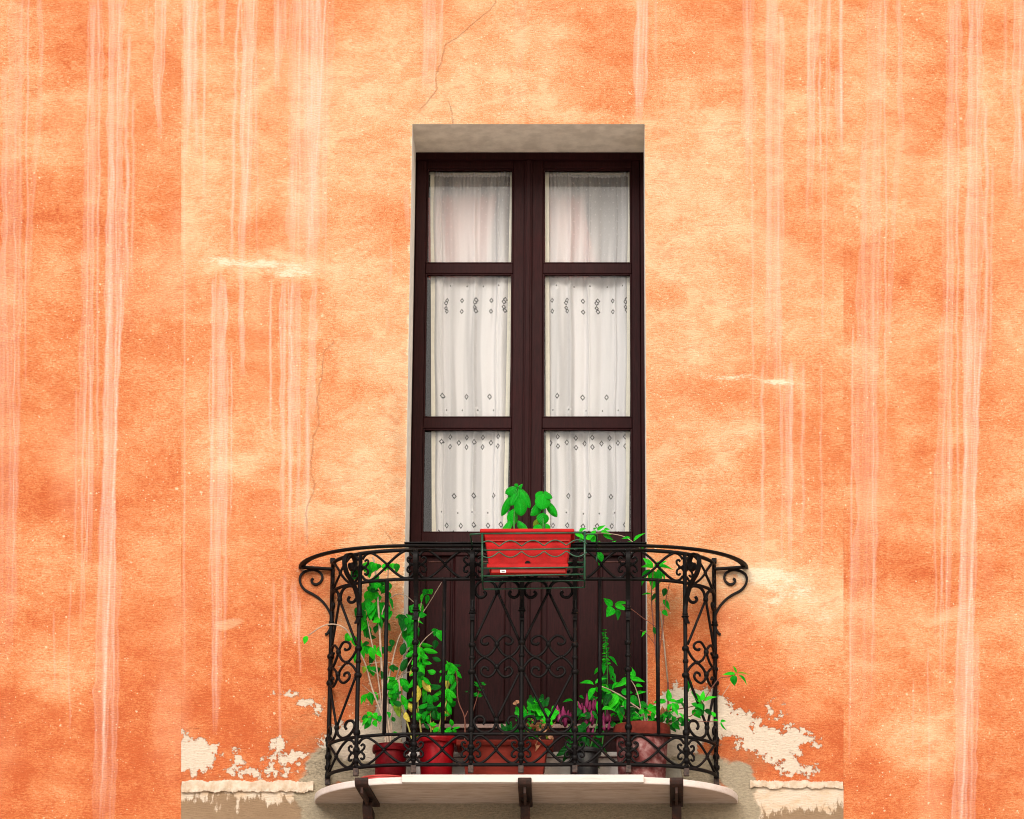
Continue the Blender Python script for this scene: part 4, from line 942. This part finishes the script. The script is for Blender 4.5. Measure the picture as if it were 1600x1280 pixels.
parse(A, """575,878,572,893,13,b 583,878,578,896,12,b 588,880,586,892,10,b 592,881,591,889,7 603,880,601,890,9,b 608,880,607,890,9,b 613,880,613,889,9,b 619,880,621,893,8 555,888,552,906,11,d 560,886,556,900,9,d 578,890,577,902,9
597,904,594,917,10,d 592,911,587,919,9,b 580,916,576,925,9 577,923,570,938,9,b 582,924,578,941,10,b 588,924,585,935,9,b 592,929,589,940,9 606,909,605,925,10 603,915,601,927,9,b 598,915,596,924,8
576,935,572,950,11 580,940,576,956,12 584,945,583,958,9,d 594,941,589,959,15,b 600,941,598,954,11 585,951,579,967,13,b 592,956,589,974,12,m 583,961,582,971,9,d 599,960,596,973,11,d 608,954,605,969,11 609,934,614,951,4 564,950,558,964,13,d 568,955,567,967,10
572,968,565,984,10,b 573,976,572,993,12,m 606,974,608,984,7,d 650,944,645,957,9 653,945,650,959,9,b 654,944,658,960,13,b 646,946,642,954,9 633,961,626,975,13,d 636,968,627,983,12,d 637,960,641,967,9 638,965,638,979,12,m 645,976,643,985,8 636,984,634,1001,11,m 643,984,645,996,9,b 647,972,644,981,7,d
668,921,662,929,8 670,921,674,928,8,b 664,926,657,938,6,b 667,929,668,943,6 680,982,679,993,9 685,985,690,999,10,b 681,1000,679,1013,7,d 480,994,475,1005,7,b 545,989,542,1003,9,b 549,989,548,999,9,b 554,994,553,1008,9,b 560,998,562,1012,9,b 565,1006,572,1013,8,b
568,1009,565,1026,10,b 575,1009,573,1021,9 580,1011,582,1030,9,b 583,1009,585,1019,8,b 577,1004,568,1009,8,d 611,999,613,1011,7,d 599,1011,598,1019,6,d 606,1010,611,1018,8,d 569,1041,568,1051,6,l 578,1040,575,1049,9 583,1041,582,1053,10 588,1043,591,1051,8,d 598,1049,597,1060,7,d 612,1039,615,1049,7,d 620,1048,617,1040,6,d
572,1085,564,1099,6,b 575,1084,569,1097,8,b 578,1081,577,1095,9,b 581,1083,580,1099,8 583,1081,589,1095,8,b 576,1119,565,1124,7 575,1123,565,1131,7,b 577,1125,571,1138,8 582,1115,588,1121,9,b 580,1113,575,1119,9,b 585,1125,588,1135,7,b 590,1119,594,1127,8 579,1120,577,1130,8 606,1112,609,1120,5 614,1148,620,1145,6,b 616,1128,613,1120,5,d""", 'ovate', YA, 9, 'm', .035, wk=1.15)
parse(A, '586,905,583,918,9,m 590,898,588,909,8,m 601,905,606,917,8,d 587,948,584,962,9,m 603,946,606,959,8,m 579,952,575,965,8,d 571,942,566,955,9,m 596,968,594,980,8,m 589,978,586,989,7,d 577,985,573,996,8,d 604,925,610,936,7,m 640,975,637,989,9,m 651,958,648,971,9,d 640,993,638,1008,8,m', 'ovate', YA, 9, 'm', .035, wk=1.15)

YB = -.15
Bp = thing('yellowing_shrub', tuple(at(682,1160,YB)), 'bushy plant with yellowing lower leaves in the bright red pot', 'plant')
for pts, r, m in (([(645,1160),(637,1132),(630,1112),(625,1090),(623,1062)], .0045, 'stem_olive'), ([(660,1160),(655,1120),(653,1095),(655,1060),(656,1008)], .0045, 'stem_olive'), ([(674,1160),(673,1135),(672,1100)], .004, 'stem_olive'), ([(682,1160),(690,1120),(698,1095),(698,1075),(703,1038)], .0042, 'stem_olive'), ([(695,1160),(702,1146),(706,1134)], .003, 'stem_green'), ([(688,1160),(688,1140)], .003, 'stem_green'), ([(726,1160),(726,1122),(716,1095),(714,1060),(711,1048)], .0036, 'stem_red'), ([(726,1122),(731,1111)], .003, 'stem_red'), ([(624,1100),(625,1080),(623,1062)], .0065, 'stem_pale')):
    stem(Bp, pts, r, m, YB)
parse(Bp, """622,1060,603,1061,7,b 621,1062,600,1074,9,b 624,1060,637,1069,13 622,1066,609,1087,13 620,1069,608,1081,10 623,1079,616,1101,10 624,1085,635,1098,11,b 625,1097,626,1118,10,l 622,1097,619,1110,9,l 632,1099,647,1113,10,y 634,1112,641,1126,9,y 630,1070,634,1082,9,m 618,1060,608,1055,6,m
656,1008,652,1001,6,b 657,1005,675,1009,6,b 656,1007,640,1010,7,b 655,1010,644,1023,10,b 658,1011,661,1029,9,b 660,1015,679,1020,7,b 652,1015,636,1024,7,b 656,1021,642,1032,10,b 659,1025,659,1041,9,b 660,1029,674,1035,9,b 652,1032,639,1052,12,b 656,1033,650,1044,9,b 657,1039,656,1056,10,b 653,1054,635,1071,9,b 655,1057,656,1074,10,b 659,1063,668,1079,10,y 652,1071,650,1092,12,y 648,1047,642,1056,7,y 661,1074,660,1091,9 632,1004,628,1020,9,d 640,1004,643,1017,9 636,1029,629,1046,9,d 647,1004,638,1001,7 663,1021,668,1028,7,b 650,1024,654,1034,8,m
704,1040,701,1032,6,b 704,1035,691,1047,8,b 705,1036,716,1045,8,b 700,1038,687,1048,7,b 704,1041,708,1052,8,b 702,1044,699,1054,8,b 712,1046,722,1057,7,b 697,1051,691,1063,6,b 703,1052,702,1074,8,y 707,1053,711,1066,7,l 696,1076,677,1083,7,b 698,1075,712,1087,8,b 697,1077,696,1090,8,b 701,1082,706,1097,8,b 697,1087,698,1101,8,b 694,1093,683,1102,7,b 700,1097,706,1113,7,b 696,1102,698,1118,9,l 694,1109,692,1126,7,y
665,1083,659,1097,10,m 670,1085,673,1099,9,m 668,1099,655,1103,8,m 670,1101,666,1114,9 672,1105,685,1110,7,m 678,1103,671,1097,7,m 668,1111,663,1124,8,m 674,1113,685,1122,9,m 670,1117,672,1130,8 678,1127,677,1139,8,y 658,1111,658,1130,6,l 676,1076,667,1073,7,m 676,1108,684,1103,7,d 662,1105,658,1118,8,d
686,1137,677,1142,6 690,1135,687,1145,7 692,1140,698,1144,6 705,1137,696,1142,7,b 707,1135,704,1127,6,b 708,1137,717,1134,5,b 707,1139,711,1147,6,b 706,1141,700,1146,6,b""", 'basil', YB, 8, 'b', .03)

YC = -.15
Gp = thing('geranium', tuple(at(838,1160,YC)), 'geranium with bright round leaves and dried brown flower heads in the trough', 'plant')
for pts, m in (([(832,1165),(836,1130),(833,1104)], 'stem_green'), ([(838,1165),(850,1130),(861,1116)], 'stem_green'), ([(830,1165),(820,1130),(813,1112)], 'stem_green'), ([(836,1165),(846,1125),(850,1096)], 'stem_green'), ([(836,1160),(832,1127),(820,1108),(809,1096)], 'stem_dry'), ([(838,1158),(850,1145),(868,1128)], 'stem_dry'), ([(822,1165),(808,1145),(798,1140)], 'stem_green'), ([(845,1140),(853,1150),(862,1152)], 'stem_olive')):
    stem(Gp, pts, .0032, m, YC)
for x, y, r, c in ((813,1110,16,'b'),(833,1101,18,'b'),(846,1111,15,'b'),(861,1113,19,'b'),(855,1126,16,'b'),(840,1118,15,'m'),(850,1095,19,'d'),(833,1092,14,'d'),(824,1116,13,'m'),(800,1138,20,'d'),(790,1136,14,'d'),(834,1146,15,'m'),(812,1142,12,'d'),(858,1150,10,'l'),(829,1133,12,'m')):
    a = random.uniform(-.8, .8); put_leaf(Gp, x, y, x+r*math.sin(a)*1.1, y+r*math.cos(a)*1.1, r*1.1, c, 'round', YC-.02, .03, face=(random.uniform(-.4,.4), -1, random.uniform(.3,.9)))
for k in range(34):
    a = random.uniform(0, 6.28); q = random.random()**.6*15; x = 842+q*math.cos(a)*1.05; y = 1136+q*math.sin(a)*.75; b_ = random.uniform(0, 6.28)
    put_leaf(Gp, x, y, x+6*math.cos(b_), y+6*math.sin(b_), 4.5, random.choice('rrrrp'), 'basil', YC-.05, .02, 'dried_petal')
for x, y, l in ((805,1096,5),(809,1094,4),(818,1130,9),(826,1142,8),(845,1139,8),(860,1148,10)):
    for j in range(3): put_leaf(Gp, x, y, x+random.uniform(-4,4), y+l*random.uniform(.5,1), 5, 'p', 'basil', YC-.06, .008, 'dried_petal')
for q in ('842,1152,838,1172', '843,1154,842,1168', '841,1160,839,1168'): parse(Gp, q, 'ovate', YC-.05, 7, 'p', .005)
Sg = thing('leafy_sprig', tuple(at(742,1160,-.12)), 'small sprig of dark round leaves at the left end of the trough', 'plant')
stem(Sg, [(738,1165),(738,1120),(745,1092),(750,1076)], .0025, 'stem_red', -.12)
for x, y, r, c in ((749,1070,13,'m'),(753,1077,11,'m'),(744,1086,12,'m'),(739,1083,9,'d'),(751,1087,11,'m'),(730,1081,5,'d'),(757,1069,9,'m')):
    put_leaf(Sg, x-r*.3, y, x+r*.6, y+r*.2, r, c, 'round', -.12, .02, face=(.2,-.9,.9))

YD_ = -.14
Cp = thing('plumed_celosia', tuple(at(913,1178,YD_)), 'celosia with purple feathery plumes in the black pot', 'plant')
for pts in ([(912,1180),(900,1150),(882,1125)], [(914,1180),(915,1140),(918,1110)], [(918,1180),(928,1150),(934,1120)]): stem(Cp, pts, .004, 'stem_green', YD_)
def plume(x, y0, y1, wd, lean=0):
    p, q = at(x, y1, YD_-.02+random.uniform(-.02,.02)), at(x+lean, y0, YD_-.03); r = wd*PXM/2
    prof = [.45,.9,1,.85,.75,.5,.18]; ax = (q-p); m = MB(); n = 10; vs = []
    for i, k in enumerate(prof):
        c = p+ax*(i/6)
        for j in range(n):
            a = 6.283*j/n; rr = r*k*(1+.35*math.sin(j*3.7+i*2.1)); vs.append((c.x+rr*math.cos(a), c.y+rr*math.sin(a)*.9, c.z+.002*math.sin(j*5+i)))
    fs = [(i*n+j, i*n+(j+1)%n, (i+1)*n+(j+1)%n, (i+1)*n+j) for i in range(6) for j in range(n)]+[tuple(reversed(range(n))), tuple(range(6*n, 7*n))]
    m.add(vs, fs).build('plume', M['plume'], Cp, smooth=True)
for a in ((873,1100,1122,7,-3),(880,1104,1126,8,0),(886,1110,1126,6,2),(876,1114,1130,8,-2),(890,1113,1124,4,2),(883,1115,1136,7,0),(872,1108,1128,6,-3),(917,1084,1108,6,0),(908,1096,1110,5,-5),(912,1099,1114,6,-3),(926,1091,1112,6,2),(921,1096,1114,6,1),(929,1094,1112,5,2),(915,1104,1125,7,-2),(923,1110,1128,6,1),(917,1120,1134,7,-1),(925,1118,1134,5,2),(949,1108,1128,6,0),(945,1114,1132,6,-2),(952,1116,1130,5,1),(944,1124,1142,5,-1),(951,1128,1142,5,1),(919,1134,1150,6,0),(925,1138,1152,5,2)):
    plume(*a)
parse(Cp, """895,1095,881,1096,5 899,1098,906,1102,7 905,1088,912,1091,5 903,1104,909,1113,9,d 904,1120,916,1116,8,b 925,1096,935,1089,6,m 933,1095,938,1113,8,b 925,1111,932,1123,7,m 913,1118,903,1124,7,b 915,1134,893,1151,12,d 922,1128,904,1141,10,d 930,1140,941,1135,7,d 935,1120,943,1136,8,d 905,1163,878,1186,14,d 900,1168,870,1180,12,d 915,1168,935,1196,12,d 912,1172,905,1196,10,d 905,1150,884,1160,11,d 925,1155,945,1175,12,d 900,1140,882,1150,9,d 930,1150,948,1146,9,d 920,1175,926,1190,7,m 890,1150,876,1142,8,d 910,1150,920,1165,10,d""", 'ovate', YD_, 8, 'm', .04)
Fs = thing('flowering_basil', tuple(at(945,1165,-.10)), 'slender green flower spike rising beside the right post', 'plant')
stem(Fs, [(940,1175),(946,1110),(949,1050),(945,985)], .0035, 'stem_green', -.10)
for i in range(14):
    y = 984+i*4.0; k = 2.4+i*.17
    for sg in (-1, 1): put_leaf(Fs, 944.5+i*.22, y, 944.5+i*.22+sg*k*1.2, y+random.uniform(-1.5,2.5), 3.6, random.choice('bmm'), 'basil', -.10, .008, 'bud')
parse(Fs, '950,1026,964,1038,5 946,1029,940,1046,5 952,1039,958,1058,9 935,1043,929,1053,4,b 948,1054,943,1076,11,d 955,1059,963,1066,5 952,1069,958,1081,8,d 947,1040,943,1052,6 956,1050,962,1064,4 946,1080,938,1092,8,d 950,1085,960,1098,9,d', 'ovate', -.10, 7, 'm', .02)

YE = -.16
E_ = thing('leafy_bush', tuple(at(1003,1140,YE)), 'sprawling green bush with long twiggy shoots in the weathered clay pot', 'plant')
for pts, r, m in (([(1010,1145),(1005,1115),(985,1098),(975,1090),(953,1078),(935,1071)], .0045, 'stem_pale'), ([(1005,1145),(1002,1112),(985,1104),(970,1104)], .0035, 'stem_pale'), ([(1028,1145),(1027,1060),(1023,1000),(1018,940),(1019,910),(1021,888)], .004, 'stem_red'), ([(1026,1145),(1030,1030),(1035,985),(1040,940),(1046,912)], .003, 'stem_red'), ([(1012,1145),(1040,1112),(1060,1108),(1085,1103),(1096,1096)], .0032, 'stem_red'), ([(1020,1145),(1060,1122),(1085,1115),(1120,1064),(1138,1058),(1150,1053)], .0026, 'stem_red'), ([(1026,1010),(1010,990),(1000,985)], .002, 'stem_red'), ([(1026,980),(1005,966),(980,948),(960,946)], .0024, 'stem_red'), ([(1021,888),(1010,868),(992,850),(978,840),(960,835),(935,833),(912,836)], .003, 'stem_pale'), ([(1005,1145),(1000,1100),(993,1075),(986,1063)], .0032, 'stem_pale'), ([(1025,1145),(1040,1115),(1044,1097)], .003, 'stem_red'), ([(1015,1145),(1000,1120),(988,1108)], .003, 'stem_pale'), ([(1030,1145),(1070,1130),(1122,1127)], .0022, 'stem_red'), ([(1000,1145),(975,1120),(960,1095)], .003, 'stem_red'), ([(936,845),(937,864)], .002, 'stem_green'), ([(1128,1088),(1140,1070)], .002, 'stem_pale')):
    stem(E_, pts, r, m, YE)
parse(E_, """928,1070,908,1066,9,b 930,1069,947,1059,9,b 938,1070,954,1082,9,b 932,1073,935,1082,7,b 930,1075,920,1092,10,b 986,1061,987,1044,11,b 982,1062,962,1073,7,b 986,1061,1004,1062,7,b 981,1061,972,1061,4,b 993,1071,1003,1071,5,b 993,1085,1007,1080,5,b 982,1065,978,1073,6,b 986,1055,978,1052,4
955,1084,944,1101,11,d 961,1084,955,1103,15,b 966,1089,974,1101,14,b 941,1093,932,1111,11,b 985,1087,997,1101,10,m 965,1104,973,1126,14,b 1000,1097,1011,1105,8,m 1012,1106,1021,1103,8,b 977,1105,986,1108,6 985,1111,991,1115,6 950,1090,948,1108,11,m 957,1100,966,1112,11,m 975,1095,979,1104,9,b 1006,1110,998,1114,7
1043,1095,1046,1078,10,b 1041,1096,1023,1097,7,b 1044,1095,1061,1097,8,b 1050,1098,1059,1117,6,b 1048,1100,1044,1110,6 1032,1100,1026,1108,6,m 1095,1097,1081,1081,7,b 1098,1095,1098,1080,7,b 1100,1096,1115,1086,8,b 1094,1098,1085,1089,6,b 1088,1101,1098,1108,9,m 1081,1110,1094,1121,8,b 1100,1110,1113,1117,8,d 1078,1063,1076,1076,7,m 1075,1077,1073,1083,4,m 1068,1095,1062,1093,6 1065,1098,1070,1104,6,d
1150,1053,1146,1041,6,b 1149,1053,1131,1052,5,b 1152,1052,1168,1051,3,l 1148,1055,1146,1070,12,m 1154,1055,1168,1067,6,m 1122,1127,1114,1125,4 1126,1127,1132,1126,4,b 1126,1128,1133,1141,3 1118,1120,1112,1112,5
1020,887,1007,871,8,b 1022,886,1039,875,7,b 1020,888,1004,885,8,b 1026,886,1050,886,8,b 1016,890,1003,911,9,m 1022,892,1022,915,18,b 1030,889,1031,909,9,m 1033,889,1039,903,5 1024,887,1030,878,6,b 1012,893,1005,899,8 1040,919,1037,931,8,d 1036,937,1046,951,7,m 1018,929,1005,927,4,b 1024,927,1019,938,5,d 1035,954,1043,961,7,m 1027,991,1021,980,7,d 1010,986,1003,991,4,b 1023,938,1030,944,4
957,947,945,936,9,b 960,946,980,940,6,b 961,947,979,951,7,b 957,949,950,961,13,b 964,952,967,965,8,m 905,831,914,825,7,b 899,834,913,839,7,b 933,829,944,821,5,b 931,829,921,839,8,b 938,830,955,834,5,b 942,835,957,843,5,b 915,841,932,840,10,b 925,839,928,848,8,m 934,847,939,852,5,b 951,852,961,846,4,b 985,841,974,840,4,b 990,846,1005,832,5,b 988,847,977,852,5,b 992,848,1007,857,6,b 934,861,939,882,13,m 928,828,934,822,6,b 943,828,950,826,5,b 909,840,906,848,6
1062,1122,1070,1131,9,m 1068,1116,1075,1124,8,m 1056,1120,1050,1128,8,m 1050,1130,1062,1138,9,m 1045,1133,1056,1141,8,d 1035,1122,1030,1130,7,d 1020,1122,1014,1130,7,d 1072,1128,1064,1134,7,d""", 'ovate', YE, 8, 'b', .03)
for k in range(70):
    x = random.uniform(958, 1058); y = random.uniform(1112, 1138); a = random.uniform(.3, 2.8)
    put_leaf(E_, x, y, x+7*math.cos(a), y+6*math.sin(a), random.uniform(4,6.5), random.choice('mmmdd'), 'ovate', YE+.0, .08)
parse(E_, '1040,1122,1045,1103,12,r 1036,1120,1035,1106,8,r', 'ovate', -.05, 9, 'r', .004)

# fuller low growth between the stems
def fill(root, spots, Y, codes, shape, sz):
    for x, y, sx, sy, n in spots:
        for _ in range(n):
            a = random.gauss(x, sx); b_ = random.gauss(y, sy); th = random.uniform(-.4, 3.5); l = sz*random.uniform(.7, 1.25)
            put_leaf(root, a, b_, a+l*math.cos(th), b_+l*math.sin(th), l*random.uniform(.5, .75), random.choice(codes), shape, Y, .05)
fill(Bp, [(660,1050,9,16,10),(665,1105,14,16,14),(622,1085,10,14,7),(702,1070,7,18,8)], YB, 'bbmmd', 'basil', 13)
fill(A, [(592,940,12,22,12),(643,975,10,18,8),(575,1020,12,12,6)], YA, 'bmmd', 'ovate', 13)
fill(E_, [(965,1100,16,16,16),(1000,1112,14,9,10),(1055,1118,18,10,12),(1092,1108,10,9,5)], YE, 'bbmdd', 'ovate', 14)
fill(Cp, [(905,1135,14,16,9),(930,1110,12,14,6)], YD_, 'mmdd', 'ovate', 13)
fill(Gp, [(835,1112,14,9,6)], YC, 'bm', 'round', 15)
